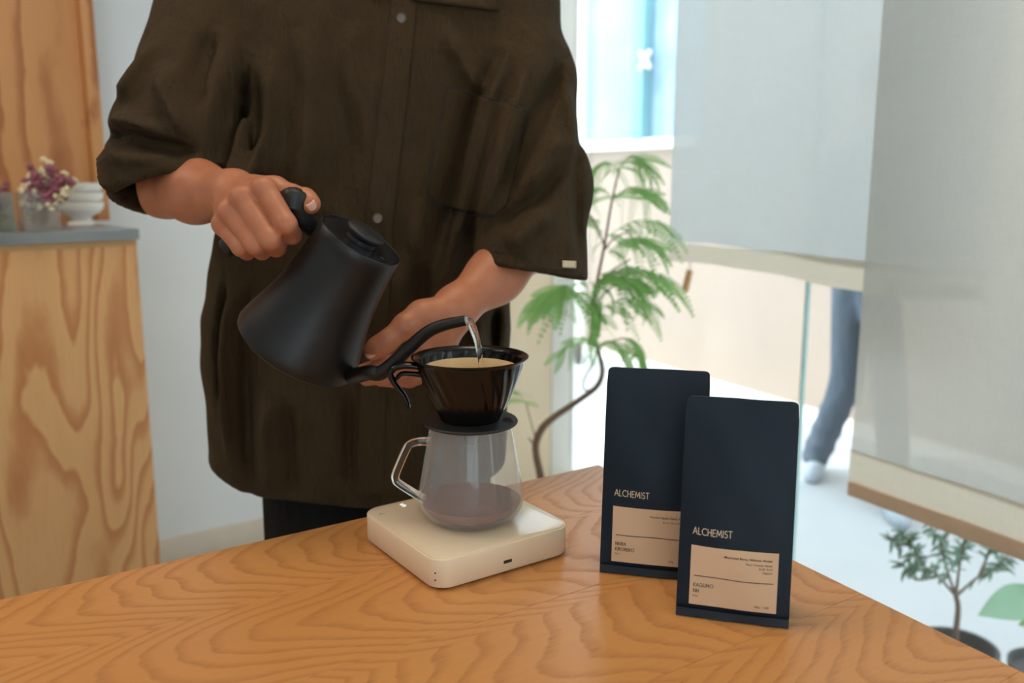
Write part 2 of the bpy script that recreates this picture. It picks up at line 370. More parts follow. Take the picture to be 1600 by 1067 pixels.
# ------------------------------------------------------------------ sdf modelling
def grid(lo, hi, vox):
    n = [int(math.ceil((hi[i]-lo[i])/vox))+1 for i in range(3)]
    ax = [np.linspace(lo[i], lo[i]+vox*(n[i]-1), n[i], dtype=np.float32) for i in range(3)]
    return ax
def surfnet(V, ax):
    s = V < 0; nx, ny, nz = V.shape
    cs = [(i, j, k) for i in (0, 1) for j in (0, 1) for k in (0, 1)]
    sl = lambda c: (slice(c[0], nx-1+c[0]), slice(c[1], ny-1+c[1]), slice(c[2], nz-1+c[2]))
    cnt = np.zeros((nx-1, ny-1, nz-1), np.int8)
    for c in cs: cnt += s[sl(c)]
    act = (cnt > 0) & (cnt < 8); I, J, K = np.nonzero(act)
    idx = -np.ones(act.shape, np.int64); idx[I, J, K] = np.arange(len(I))
    acc = np.zeros((len(I), 3)); num = np.zeros(len(I))
    for a in cs:
        for d in range(3):
            if a[d]: continue
            b = list(a); b[d] = 1
            va = V[I+a[0], J+a[1], K+a[2]]; vb = V[I+b[0], J+b[1], K+b[2]]
            m = (va < 0) != (vb < 0)
            t = np.where(m, va/np.where(m, va-vb, 1), 0)
            p = np.stack([np.full(len(I), a[0], float), np.full(len(I), a[1], float), np.full(len(I), a[2], float)], 1); p[:, d] += t
            acc[m] += p[m]; num[m] += 1
    vert = acc/num[:, None] + np.stack([I, J, K], 1)
    h = np.array([x[1]-x[0] for x in ax]); o = np.array([x[0] for x in ax]); vert = vert*h+o
    F = []
    for d in range(3):
        A = [slice(None)]*3; B = [slice(None)]*3; A[d] = slice(0, -1); B[d] = slice(1, None)
        sa = s[tuple(A)]; sb = s[tuple(B)]; x = np.nonzero(sa != sb); fl = sa[x]; x = np.stack(x, 1)
        e, f = [(1, 2), (2, 0), (0, 1)][d]
        lim = (act.shape[e], act.shape[f]); ok = (x[:, e] >= 1) & (x[:, f] >= 1) & (x[:, e] < lim[0]) & (x[:, f] < lim[1]); x = x[ok]; fl = fl[ok]
        def g(de, df):
            y = x.copy(); y[:, e] += de; y[:, f] += df; return idx[y[:, 0], y[:, 1], y[:, 2]]
        q = np.stack([g(-1, -1), g(0, -1), g(0, 0), g(-1, 0)], 1); q[~fl] = q[~fl][:, ::-1]; F.append(q)
    F = np.concatenate(F); F = F[(F >= 0).all(1)]
    return vert, F
def npmesh(parts):
    vs = []; fs = []; o = 0
    for v, f in parts: vs.append(v); fs.append(f+o); o += len(v)
    v = np.concatenate(vs); f = np.concatenate(fs); me = bpy.data.meshes.new('m')
    me.vertices.add(len(v)); me.vertices.foreach_set('co', v.astype(np.float32).ravel())
    me.loops.add(len(f)*4); me.loops.foreach_set('vertex_index', f.astype(np.int32).ravel())
    me.polygons.add(len(f)); me.polygons.foreach_set('loop_start', np.arange(0, len(f)*4, 4, dtype=np.int32))
    me.polygons.foreach_set('use_smooth', np.ones(len(f), bool)); me.update(calc_edges=True); me.validate(); return me
def nsmooth(v, f, it=2, lam=.5):
    e = np.concatenate([f[:, [0, 1]], f[:, [1, 2]], f[:, [2, 3]], f[:, [3, 0]]]); e = np.concatenate([e, e[:, ::-1]])
    n = len(v); c = np.bincount(e[:, 0], minlength=n)[:, None]
    for _ in range(it):
        a = np.stack([np.bincount(e[:, 0], weights=v[e[:, 1], k], minlength=n) for k in range(3)], 1)/np.maximum(c, 1); v = v+lam*(a-v)
    return v
def smin(a, b, k):
    if k <= 0: return np.minimum(a, b)
    h = np.clip(.5+.5*(b-a)/k, 0, 1); return b+(a-b)*h-k*h*(1-h)
def smax(a, b, k): return -smin(-a, -b, k)
def cone(G, a, b, ra, rb):
    X, Y, Z = G; a = np.array(a, np.float32); b = np.array(b, np.float32); ba = b-a
    t = np.clip(((X-a[0])*ba[0]+(Y-a[1])*ba[1]+(Z-a[2])*ba[2])/max(float(ba@ba), 1e-9), 0, 1)
    return np.sqrt((X-a[0]-t*ba[0])**2+(Y-a[1]-t*ba[1])**2+(Z-a[2]-t*ba[2])**2)-(ra+(rb-ra)*t)
def chain(G, pts, k=.004):
    d = None
    for (a, ra), (b, rb) in zip(pts[:-1], pts[1:]):
        c = cone(G, a, b, ra, rb); d = c if d is None else smin(d, c, k)
    return d
def ell(G, c, r):
    X, Y, Z = G; k = np.sqrt(((X-c[0])/r[0])**2+((Y-c[1])/r[1])**2+((Z-c[2])/r[2])**2); return (k-1)*min(r)
def G3(ax): return np.meshgrid(*ax, indexing='ij', sparse=True)

# ================================================================== THE SETTING
K = Vector((.213, 3.37, 0))                     # corner where the back wall meets the window front
WD = -V2                                        # window front runs towards the camera's right
ZC = 2.45
P_left = K - U2*4.6; P_right = K + WD*5.2
NW = Vector((math.cos(R(29.5)), math.sin(R(29.5)), 0))
def struct(name, me, mat, parent=None): 
    o = link(name, me, mat, parent)
    if parent is None: o['kind'] = 'structure'
    return o
P_bl = P_left + WD*5.0; P_br = P_right
struct('floor', prism([K+U2*.02, P_left, P_bl, P_br], -.2, 0), M['floor'])
struct('ceiling', prism([K+NW*.1+U2*.1, P_left-U2*.1+V2*.15, P_bl-V2*.15, P_br+NW*.1-V2*.15][::-1], ZC, ZC+.15), M['ceil'])
struct('wall_back', seg_prism(K, P_left, .12, 0, ZC, -1), M['white'])
struct('wall_left', seg_prism(P_left, P_bl, .12, 0, ZC, -1), M['white'])
FD = (P_br-P_bl).normalized(); FL = (P_br-P_bl).length
wf = tag(empty('wall_front', P_bl), kind='structure')
for a_, b_, z0_, z1_ in ((0, .7, 0, ZC), (FL-.5, FL, 0, ZC), (2.6, FL-.5, 0, ZC), (.7, 2.6, 0, .35), (.7, 2.6, ZC-.15, ZC)):
    struct('wall_section', seg_prism(P_bl+FD*a_, P_bl+FD*b_, .12, z0_, z1_, -1), M['white'], wf)
w3 = tag(empty('unseen_fill_window', P_bl+FD*.7), kind='structure')  # unseen glazed opening, added so daylight from behind the camera brightens the back wall
for k_ in range(3):
    wd_ = 1.9/3; a_ = .7+wd_*k_
    struct('pane', seg_prism(P_bl+FD*(a_+.02), P_bl+FD*(a_+wd_-.02), .01, .37, ZC-.17, -1), M['glass'], w3)
    struct('window_frame', seg_prism(P_bl+FD*(a_-.02), P_bl+FD*(a_+.02), .06, .35, ZC-.15, -1), M['frame'], w3)
struct('baseboard_back', seg_prism(K-U2*.16, P_left, .014, 0, .075, 1, .002), M['base'])
struct('trim_1', seg_prism(K-U2*.10, K-U2*.62, .03, 0, ZC, 1, .003), M['cream'])          # cream wooden post panel beside the window
# window front: frame, panes, door handle
tj = 1.835/(0.33*math.cos(NA)+math.sin(NA)); J1 = Vector((.33*tj, tj, 0))
win = tag(empty('window_1', K), kind='structure')
struct('window_frame', seg_prism(K-U2*.10, K-U2*.012, .035, 0, ZC, -1, .004), M['frame'], win)
struct('window_frame', box(K+WD*.02+Vector((0, 0, ZC/2)), .018, .03, ZC, NA, .004), M['frame'], win)
struct('window_sill', box(K+WD*2.6+Vector((0, 0, -.07)), .10, 5.2, .16, NA, .004), M['frame'], win)
struct('window_frame', box(K+WD*2.6+Vector((0, 0, ZC-.03)), .08, 5.2, .06, NA, .004), M['frame'], win)
segs = [(.04, (J1-K).length-.004), ((J1-K).length+.004, 2.6), (2.61, 3.9), (3.91, 5.2)]
for a, b in segs:
    p = struct('pane', box(K+WD*((a+b)/2)+Vector((0, 0, ZC/2-.02)), .010, b-a, ZC-.05, NA), M['glass'], win)
    struct('pane_edge', box(K+WD*(b)+Vector((0, 0, ZC/2-.02)), .014, .006, ZC-.05, NA), M['gedge'], p)
hp = at(904, 552, 3.25)
struct('door_handle', lathe([(0, -.045), (.012, -.04), (.015, 0), (.012, .04), (0, .045)], 12, Matrix.Translation(hp)), M['metal'], win)
# alley outside
ZG = -.2
def nline(d, a, b): # points along V at distance d from origin along NW
    return NW*d+V2*a, NW*d+V2*b
a0, a1 = nline(1.88, -6, 9); b0, b1 = nline(9, -6, 9)
struct('ground', prism([a0, b0, b1, a1], ZG-.15, ZG), M['pave'])
OW = 3.95
c0, c1 = nline(OW, -5, 9)
outer = tag(empty('wall_outside', NW*OW), kind='structure')
struct('rendered_wall', prism([c0, c0+NW*.3, c1+NW*.3, c1], ZG, 2.6), M['outwall'], outer)
struct('kerb', prism([*[c0-NW*.22, c0, c1, c1-NW*.22]], ZG, ZG+.035, .006), M['kerb'], outer)
# glazed opening in the wall opposite
def wallpt(px, py, off=0): # point on the outer wall seen at this pixel
    r = ray(px, py); t = (OW-off)/(r.x*NW.x+r.y*NW.y); return Vector((0, 0, CAMZ))+r*t
bl = wallpt(922, 222); br = wallpt(1058, 222); zb = bl.z
def gp(al, z, off=.02): return NW*(OW-off)+V2*al+Vector((0, 0, z))
va = lambda px: wallpt(px, 215).dot(V2)
v0, v1, vm0, vm1 = va(922), va(1100), va(1002), va(1020)
def slab(a, b, z0, z1, t, off): return prism([NW*(OW-off)+V2*a, NW*(OW-off)+V2*b, NW*(OW-off-t)+V2*b, NW*(OW-off-t)+V2*a][::-1], z0, z1, .003)
gl = tag(empty('window_2', bl), kind='structure')
struct('pane', slab(v0, vm0, zb, 2.55, .02, 0), M['bglass'], gl); struct('pane', slab(vm1, v1, zb, 2.55, .02, 0), M['bglass'], gl)
struct('glass_fin', slab(vm0, vm1, zb, 2.55, .10, 0), M['teal'], gl)
struct('sill_rail', slab(v0+.03, v1, zb-.07, zb, .08, 0), M['kerb'], gl)
fx = wallpt(1008, 94, .12); arms = []
for sx, sz in ((1, 1), (1, -1), (-1, 1), (-1, -1)):
    arms.append(tube([fx, fx+V2*.05*sx+Vector((0, 0, .055*sz))], [.022, .016], 8, 0))
bm = bmesh.new()
for m_ in arms: bm.from_mesh(m_)
struct('glass_clamp', tomesh(bm, True), M['kerb'], gl)
struct('window_post', slab(v0+.01, v0+.26, ZG, 2.55, .06, .0), M['frame'], gl)

# ================================================================== CABINET AT LEFT
ca = R(42); CU = Vector((math.cos(ca), math.sin(ca), 0)); CV = Vector((-math.sin(ca), math.cos(ca), 0))
CP = Vector((-.806, 1.955, 0))
def cpoly(l, dep, ox=0, oy=0):
    p = CP+CU*ox+CV*oy; return [p-CU*l, p, p+CV*dep, p-CU*l+CV*dep]
cab = tag(empty('cabinet', CP-CU*.6), 'tall base cabinet faced in wavy-grained fir plywood at the left edge', 'cabinet')
link('front_panel', prism(cpoly(1.2, .02, -.004, .012), 0, 1.003, .001), M['ply'], cab)
link('carcass', prism(cpoly(1.2, .46, -.004, .033), 0, 1.0), M['edge'], cab)
link('edge_strip', prism(cpoly(1.2, .018, -.004, .0105), .990, 1.0035), M['edge'], cab)
tag(link('worktop', prism(cpoly(1.22, .50, .0, 0), 1.0035, 1.0265, .0015), M['steel']), 'thin smooth grey worktop slab on top of the plywood cabinet', 'worktop')
pe = Vector((at(166, 340, 2.34).x, 2.34, 0))
pp = tag(empty('plywood_panel', pe), 'tall upright plywood panel standing at the back of the grey worktop', 'panel')
link('board', prism([pe-CU*1.2, pe-CU*.03, pe-CU*.03+CV*.02, pe-CU*1.2+CV*.02], 1.0265, 2.44), M['ply2'], pp)
link('end_board', prism([pe-CU*.0295-CV*.03, pe-CV*.03, pe+CV*.02, pe-CU*.0295+CV*.02], 1.0265, 2.44, .001), M['ply2'], pp)
# bowls
bz = 1.0266
bowlpos = at(126, 344, 2.10); bowlpos.z = 0
def bowl_mesh(): # pedestal bowl
    return lathe([(0, 0), (.030, 0), (.031, .004), (.022, .014), (.024, .022), (.043, .036), (.052, .05), (.0535, .066), (.0500, .066), (.049, .052), (.040, .040), (.02, .028), (0, .027)], 40)
bmesh_ = bowl_mesh()
names = ['white footed ceramic bowl standing on the grey worktop, lowest of the stack', 'white ceramic bowl in the middle of the stack on the worktop', 'topmost white ceramic bowl of the stack on the worktop']
for i in range(3):
    o = link('bowl', bmesh_, M['ceramic']); o.location = (bowlpos.x, bowlpos.y, bz+.0215*i); o.scale = (1, 1, .8)
    tag(o, names[i], 'bowl', 'white bowls stacked on the worktop')
# glass boxes with dried flowers
def vase(px, py, dep, wdt, hgt, lab, mat, n, tall, seed, mats):
    c = at(px, py, dep); c.z = bz+.0003; rz = ca
    root = tag(empty('glass_vase', c), lab, 'vase'); h = wdt/2; t = .003
    for dx, dy, sx, sy in ((0, -h, wdt, t), (0, h, wdt, t), (-h, 0, t, wdt-t), (h, 0, t, wdt-t)):
        cc = c+CU*dx+CV*dy+Vector((0, 0, hgt/2)); link('side', box(cc, sx, sy, hgt, rz, .0005), mat, root)
    link('bottom', box(c+Vector((0, 0, .0025)), wdt-.004, wdt-.004, .005, rz, .0005), mat, root)
    return c
def flowers(c, lab, pal, seed, spread, top, n, lean=0, petal=.006, group=None):
    rnd = random.Random(seed); root = tag(empty('dried_flowers', c+Vector((0, 0, .006))), lab, 'dried flowers')
    bs = bmesh.new(); bp = [bmesh.new() for _ in pal]
    for i in range(n):
        a = rnd.uniform(0, 6.28); rr = rnd.uniform(.1, 1)*spread
        e = c+Vector((math.cos(a)*rr+lean, math.sin(a)*rr*.6, rnd.uniform(.6, 1)*top)); b = c+Vector((math.cos(a)*.012, math.sin(a)*.012, .008)); m_ = b.lerp(e, .5)+Vector((-lean*.2, 0, .008))
        bs.from_mesh(tube([b, m_, e], [.0010, .0008, .0006], 5, 4))
        k = rnd.randrange(len(pal)); bb = bp[k]
        for j in range(11):
            q = e-(e-m_).normalized()*(j*.0055)+Vector([rnd.gauss(0, .0065) for _ in range(3)])
            s = petal*rnd.uniform(.7, 1.3)
            bmesh.ops.create_icosphere(bb, subdivisions=1, radius=s, matrix=Matrix.Translation(q) @ Matrix.Rotation(rnd.uniform(0, 3), 4, Vector((rnd.random(), rnd.random(), 1)).normalized()) @ Matrix.Diagonal((1, .55, .8, 1)))
    link('stem', tomesh(bs, True), M['stem'], root)
    for k, bb in enumerate(bp): tag(link('blossom', tomesh(bb, True), M[pal[k]], root), kind='stuff')
cA = vase(62, 356, 1.90, .064, .078, 'square clear glass vase holding pink and cream dried flowers beside the bowls', M['vase'], 9, .1, 1, None)
cB = vase(-8, 366, 1.86, .064, .078, 'square greenish glass vase at the very left edge of the worktop', M['vaseg'], 9, .1, 1, None)
flowers(cA, 'dried cream and dusty pink flowers spilling out of the clear glass vase', ['petalp', 'petalc', 'petalc'], 3, .055, .140, 40, .026, .0085)
flowers(cB, 'dark pink dried flowers in the greenish vase at the left edge', ['petalp'], 5, .045, .125, 16, .0)

# ================================================================== TABLE
TD = Vector((math.cos(R(33.7)), math.sin(R(33.7)), 0)); TN = Vector((TD.y, -TD.x, 0))   # TN towards the camera
TC = Vector((.1154, 1.1498, 0)); TR = (Vector((.3978, .6396, 0))-TC).normalized()
table = tag(empty('table', TC-TD*.6+TN*.4+Vector((0, 0, 0))), 'orange-brown wooden table with visible grain carrying the scale and the coffee bags', 'table')
pw = [.128, .150, .150, .150, .150, .150]; yoff = 0; ksc = 1/TR.dot(TN)
for i, wd in enumerate(pw):
    g = .00008
    a = TC+TR*(yoff+g)*ksc; b = TC+TR*(yoff+wd-g)*ksc
    me = prism([a-TD*1.9, b-TD*(1.9), b, a], .73, .76, .0003, 1)
    link('plank', me, M['table'], table); yoff += wd
def tpt(al, ac): return TC+TR*(ac*ksc)-TD*al
for al, ac in ((.10, .08), (1.75, .08), (.10, .78), (1.75, .78)):
    link('leg', box(tpt(al, ac)+Vector((0, 0, .365)), .05, .05, .73, R(33.7), .002), M['table'], table)
for al0, ac0, al1, ac1 in ((.13, .08, 1.72, .08), (.13, .78, 1.72, .78)):
    p, q = tpt(al0, ac0), tpt(al1, ac1); m_ = (p+q)/2
    link('apron', box(m_+Vector((0, 0, .69)), (p-q).length, .022, .08, R(33.7), .001), M['table'], table)

# ================================================================== SCALE
TZ = .76
sc0 = Vector((-.049, .883, TZ)); sra = R(34.5)
def rrect(w_, h_, r, n=8):
    out = []
    for cx, cy, a0 in ((w_/2-r, h_/2-r, 0), (-w_/2+r, h_/2-r, 90), (-w_/2+r, -h_/2+r, 180), (w_/2-r, -h_/2+r, 270)):
        for k in range(n+1): a = R(a0+90*k/n); out.append((cx+r*math.cos(a), cy+r*math.sin(a)))
    return out
def rot2(pts, a, c): return [Vector((c.x+p[0]*math.cos(a)-p[1]*math.sin(a), c.y+p[0]*math.sin(a)+p[1]*math.cos(a), 0)) for p in pts]
scale = tag(empty('scale', sc0), 'square off-white coffee scale with rounded corners under the glass carafe', 'scale')
def rprism(w_, h_, r, z0, z1, bev, a=sra, c=sc0):
    rings = [(-bev, z0), (0, z0+bev), (0, z1-bev), (-bev*.3, z1-bev*.3), (-bev, z1)] if bev else [(0, z0), (0, z1)]
    vs = []; n = None
    for d, z in rings:
        p = rot2(rrect(w_+2*d, h_+2*d, r+d), a, c); n = len(p); vs += [Vector((q.x, q.y, z)) for q in p]
    fs = [tuple(range(n))[::-1], tuple(range((len(rings)-1)*n, len(rings)*n))]
    for i in range(len(rings)-1):
        for k in range(n): l = (k+1) % n; fs.append((i*n+k, i*n+l, (i+1)*n+l, (i+1)*n+k))
    return mesh(vs, fs, True, R(50))
link('housing', rprism(.160, .160, .019, TZ+.0022, TZ+.0308, .0012), M['scale'], scale)
link('top_plate', rprism(.1565, .1565, .0175, TZ+.0300, TZ+.0318, .0005), M['scaletop'], scale)
for dx, dy in ((.06, .06), (-.06, .06), (-.06, -.06), (.06, -.06)):
    p = rot2([(dx, dy)], sra, sc0)[0]; link('foot', lathe([(0, 0), (.008, 0), (.008, .0022), (0, .0022)], 16, Matrix.Translation((p.x, p.y, TZ))), M['dark'], scale)
def onscale(x, y, z=0):
    p = rot2([(x, y)], sra, sc0)[0]; return Vector((p.x, p.y, TZ+z))
bm = bmesh.new()
pc = onscale(-.0005, -.0800, .0125)
me = box(pc, .0095, .0008, .0032, sra, .0003); link('charging_port', me, M['dark'], scale)
for dy, dz in ((-.077, .010), (-.0735, .013)):
    link('pin_hole', lathe([(0, -.0003), (.0009, 0), (0, .0003)], 8, Matrix.Translation(onscale(-.0785, -.0755, .019 if dy > -.075 else .012)) @ Matrix.Rotation(R(90), 4, 'X')), M['dark'], scale)
def text_mesh(body, size, align='LEFT', bold=0):
    cu = bpy.data.curves.new('t', 'FONT'); cu.body = body; cu.size = 1.0; cu.align_x = align; cu.offset = bold/size*1.0; cu.space_character = 1.04; cu.resolution_u = 4
    o = bpy.data.objects.new('t', cu); COL.objects.link(o); bpy.context.view_layer.update()
    me = bpy.data.meshes.new_from_object(o.evaluated_get(bpy.context.evaluated_depsgraph_get())); bpy.data.objects.remove(o)
    for v in me.vertices: v.co *= size
    return me
tm = text_mesh('5', .012, bold=.0004)
for v in tm.vertices: v.co = onscale(-.051+v.co.y*1 if False else -.040+v.co.x, .062+v.co.y, .03195)
link('display_digit', tm, M['led'], scale)
cr = box(onscale(-.068, .055, .03190), .007, .0006, .0002, sra+R(0)); link('button_mark', cr, M['stem'], scale)
cr = box(onscale(-.068, .0575, .03190), .0006, .005, .0002, sra); link('button_mark', cr, M['stem'], scale)

# ================================================================== CARAFE
cz = TZ+.0320; CX, CY = -.0420, .880
TC_ = Matrix.Translation((CX, CY, cz))
car = tag(empty('carafe', (CX, CY, cz)), 'clear glass coffee server, whitened by mist and painted reflections, with angular glass handle standing on the scale', 'carafe')
outp = [(0, .0), (.030, 0), (.040, .0022), (.0480, .0075), (.0525, .0145), (.0540, .0225), (.0535, .031), (.0415, .0975), (.0413, .101)]
inp = [(.0395, .101), (.0397, .0975), (.0516, .031), (.0521, .0225), (.0505, .0155), (.0465, .0095), (.039, .0048), (.030, .003), (0, .003)]
link('glass_body', lathe(outp+[(.0405, .1012)], 96, TC_, ang=R(60)), M['carafe'], car)
link('coffee', lathe([(0, .0035), (.030, .0035), (.0388, .0054), (.0460, .0098), (.0497, .0155), (.0510, .0195), (.0512, .0205), (0, .0205)], 72, TC_, ang=R(50)), M['coffee'], car)
hd = .872
hpts = [at(674, 690, hd), at(655, 690, hd), at(641, 694, hd), at(634, 703, hd), at(619, 738, hd), at(618, 748, hd), at(624, 756, hd), at(664, 781, hd)]
link('handle', tube(hpts, [.0050, .0042, .0043, .0043, .0043, .0042, .0042, .0044], 20, 6), M['handleglass'], car)
# ================================================================== DRIPPER
dz0 = cz+.1012                                   # flange underside sits on the carafe rim
dr = tag(empty('dripper', (CX, CY, dz0)), 'black spiral-ribbed plastic pour-over cone with hook handle on top of the carafe', 'coffee dripper')
TDm = Matrix.Translation((CX, CY, dz0))
def flmod(r, z, a): return r
link('flange', lathe([(.0, 0), (.045, 0), (.0475, .0010), (.0482, .0024), (.0472, .0038), (.030, .0046), (.0, .0046)], 96, TDm), M['rubber'], dr)
bm = bmesh.new()
for k in range(5):
    m_ = box((CX+.0375, CY-.006+k*.003-.004, dz0+.0048), .011-.001*k, .0007, .0006, R(-12)); bm.from_mesh(m_)
link('flange_ribs', tomesh(bm), M['rubber'], dr)
H = .066
def ribm(r, z, a):
    if z < .004: return r
    tw = a*24 + z*150
    return r*(1+.022*(.5+.5*math.cos(tw))*min(1, (z-.003)/.02)*(1 if z < H-.006 else max(0, (H-z)/.006)))
oc = []; ic = []
for i in range(25):
    t = i/24; z = .0040+(H-.004)*t; r = .0290+(.0540-.0290)*t+.0015*math.sin(t*3.14); oc.append((r, z))
oc += [(.0570, H+.0008), (.0585, H+.0022), (.0588, H+.0032), (.0580, H+.0036), (.0565, H+.0030)]
for i in range(24, -1, -1):
    t = i/24; z = .0048+(H-.004)*t; r = .0268+(.0540-.0290)*t; ic.append((r, z))
link('cone', lathe(oc+ic+[(.0, .0048)], 208, TDm, mod=ribm, ang=R(80)), M['plastic'], dr)
tag(link('outlet_tip', lathe([(0, -.022), (.004, -.022), (.009, -.012), (.022, -.0005), (.022, 0), (0, 0)], 32, TDm), plain('smoky_plastic', srgb(96, 74, 62), .3), dr), 'brown translucent nozzle seen through the glass')
hd = .876
link('handle', tube([at(664, 574, hd), at(645, 571, hd), at(628, 571, hd), at(614, 576, hd), at(611, 587, hd), at(619, 602, hd), at(630, 616, hd), at(636, 628, hd), at(638, 637, hd)], [.0034, .0036, .0036, .0036, .0034, .0030, .0027, .0025, .0022], 12, 6, flat=1.9), M['plastic'], dr)
link('handle_brace', tube([at(662, 586, hd), at(645, 584, hd), at(628, 584, hd), at(619, 592, hd)], [.003, .0026, .0024, .002], 10, 6, flat=1.7), M['plastic'], dr)
link('rim_stub', box(at(663, 588, .871), .005, .004, .018, 0, .001), M['plastic'], dr)
# filter paper with wavy top edge
def wav(r, z, a): return r*(1+.010*math.sin(a*3+1)+.006*math.sin(a*7))
fp = [(.012, .010), (.0455-.003, .0585-.004), (.0478, .0595), (.0472, .0595), (.0415, .0545), (.0105, .0105)]
fm = lathe([(.010, .010), (.0300, .036), (.0405, .050), (.0460, .0583), (.0466, .0583), (.0440, .0535), (.0295, .036), (.009, .0104)][::-1], 96, TDm, mod=wav, ang=R(60))
tag(link('paper_filter', fm, M['paper']), 'tan paper cone filter sitting inside the black dripper', 'coffee filter')
tag(link('coffee_grounds', lathe([(0, .034), (.006, .0345), (.018, .036), (.0262, .0372), (.0266, .0365), (.010, .0130), (0, .0130)], 64, TDm), M['grounds']), 'wet dark coffee grounds in the paper filter', 'coffee grounds', kind='stuff')

# ================================================================== KETTLE
def camframe(px, py):
    wv = -ray(px, py).normalized(); ex = (Vector((1, 0, 0))-wv*wv.x).normalized(); ey = wv.cross(ex); return wv, ex, ey
wv, ex, ey = camframe(515, 457)
sn = .36; cs = math.sqrt(1-sn*sn); al = R(31)
KA = (wv*sn+(ex*math.sin(al)+ey*math.cos(al))*cs).normalized()
S0 = (ex*math.cos(al)-ey*math.sin(al)).normalized(); T0 = KA.cross(S0)
be = R(-22); KS = S0*math.cos(be)+T0*math.sin(be); KT = KA.cross(KS)
if KS.y > S0.y: be = R(22); KS = S0*math.cos(be)+T0*math.sin(be); KT = KA.cross(KS)
KB = at(462, 546, .955)
KM = Matrix(((KS.x, KT.x, KA.x, KB.x), (KS.y, KT.y, KA.y, KB.y), (KS.z, KT.z, KA.z, KB.z), (0, 0, 0, 1)))
kz = 1.02
ket = tag(empty('kettle', KB), 'matte black gooseneck kettle held tilted and pouring above the dripper', 'kettle')
prof = [(0, 0), (.060, 0), (.0655, .0012), (.0690, .0040), (.0695, .0070), (.0682, .0140), (.0650, .026), (.0600, .042), (.0550, .060), (.0510, .080), (.0482, .100), (.0465, .120), (.0458, .136), (.0457, .1445), (.0450, .1455), (.0438, .1450), (.0434, .1425), (0, .1425)]
link('body', lathe(prof, 96, KM, ang=R(50)), M['black'], ket)
lid = link('lid', lathe([(0, .1428), (.0430, .1428), (.0432, .1446), (.0424, .1450), (.036, .1436), (.0225, .1432), (0, .1432)], 72, KM, ang=R(50)), M['blackgloss'], ket)
link('knob', lathe([(0, .1434), (.0170, .1434), (.0168, .1480), (.0195, .1500), (.0210, .1530), (.0210, .1556), (.0200, .1566), (0, .1566)], 56, KM, ang=R(50)), M['grip'], lid)
link('steam_hole', lathe([(0, .1440), (.0026, .1440), (.0026, .1446), (0, .1446)], 16, KM @ Matrix.Translation((.031, -.005, 0))), M['dark'], lid)
# spout: from the lower side of the body up to the tip over the filter
sp0 = KM @ Vector((.056, 0, .018))
spts = [KM @ Vector((.040, 0, .018)), KM @ Vector((.067, 0, .0175)), at(577, 582, .905), at(593, 583, .900), at(612, 570, .897), at(642, 541, .893), at(668, 519, .889), at(693, 508, .885), at(728, 500.5, .880)]
srad = [.0085, .0085, .0080, .0078, .0074, .0068, .0064, .0060, .0052]
link('spout', tube(spts, srad, 24, 8), M['black'], ket)
tipd = (spts[-1]-spts[-2]).normalized()
link('spout_opening', tube([spts[-1]-tipd*.0005, spts[-1]+tipd*.0006], [.0046, .0046], 20, 0), M['metal'], ket)
# handle: strap from the top of the body, over, and down into a straight grip
gh0 = at(466, 302, .945); gh1 = at(352, 389, .952)
hp = [KM @ Vector((-.0440, 0, .131)), KM @ Vector((-.058, 0, .140)), at(477, 335, .945), at(462, 312, .944), at(455, 304, .944), at(441, 315, .946), at(415, 338, .948), at(352, 391, .955)]
hp = [KM @ Vector((-.0400, 0, .125)), at(492, 360, .956), at(476, 344, .950), at(462, 318, .945), at(452, 318, .944), at(430, 332, .946), at(395, 357, .950), at(353, 388, .955)]
link('handle', tube(hp, [.0085, .0085, .0115, .0155, .0150, .0125, .0115, .0105], 20, 8, flat=1.0), M['grip'], ket)
link('handle_cap', tube([at(459, 326, .943), at(463, 306, .944), at(465, 299, .945)], [.0150, .0155, .0110], 20, 5), M['grip'], ket)
link('handle_screw', lathe([(0, -.0006), (.0009, 0), (0, .0006)], 8, Matrix.Translation(at(483, 357, .944))), M['metal'], ket)
# water
wt = tag(link('water_stream', tube([at(722, 499, .879), at(731, 501, .879), at(737, 509, .879), at(743, 524, .879), at(748, 545, .879), at(751, 566, .879), at(752.5, 590, .879), at(753, 601, .879)], [.0026, .0042, .0042, .0036, .0030, .0024, .0019, .0016], 16, 8), M['water']), 'thin clear stream of water falling from the kettle spout into the filter', 'water')

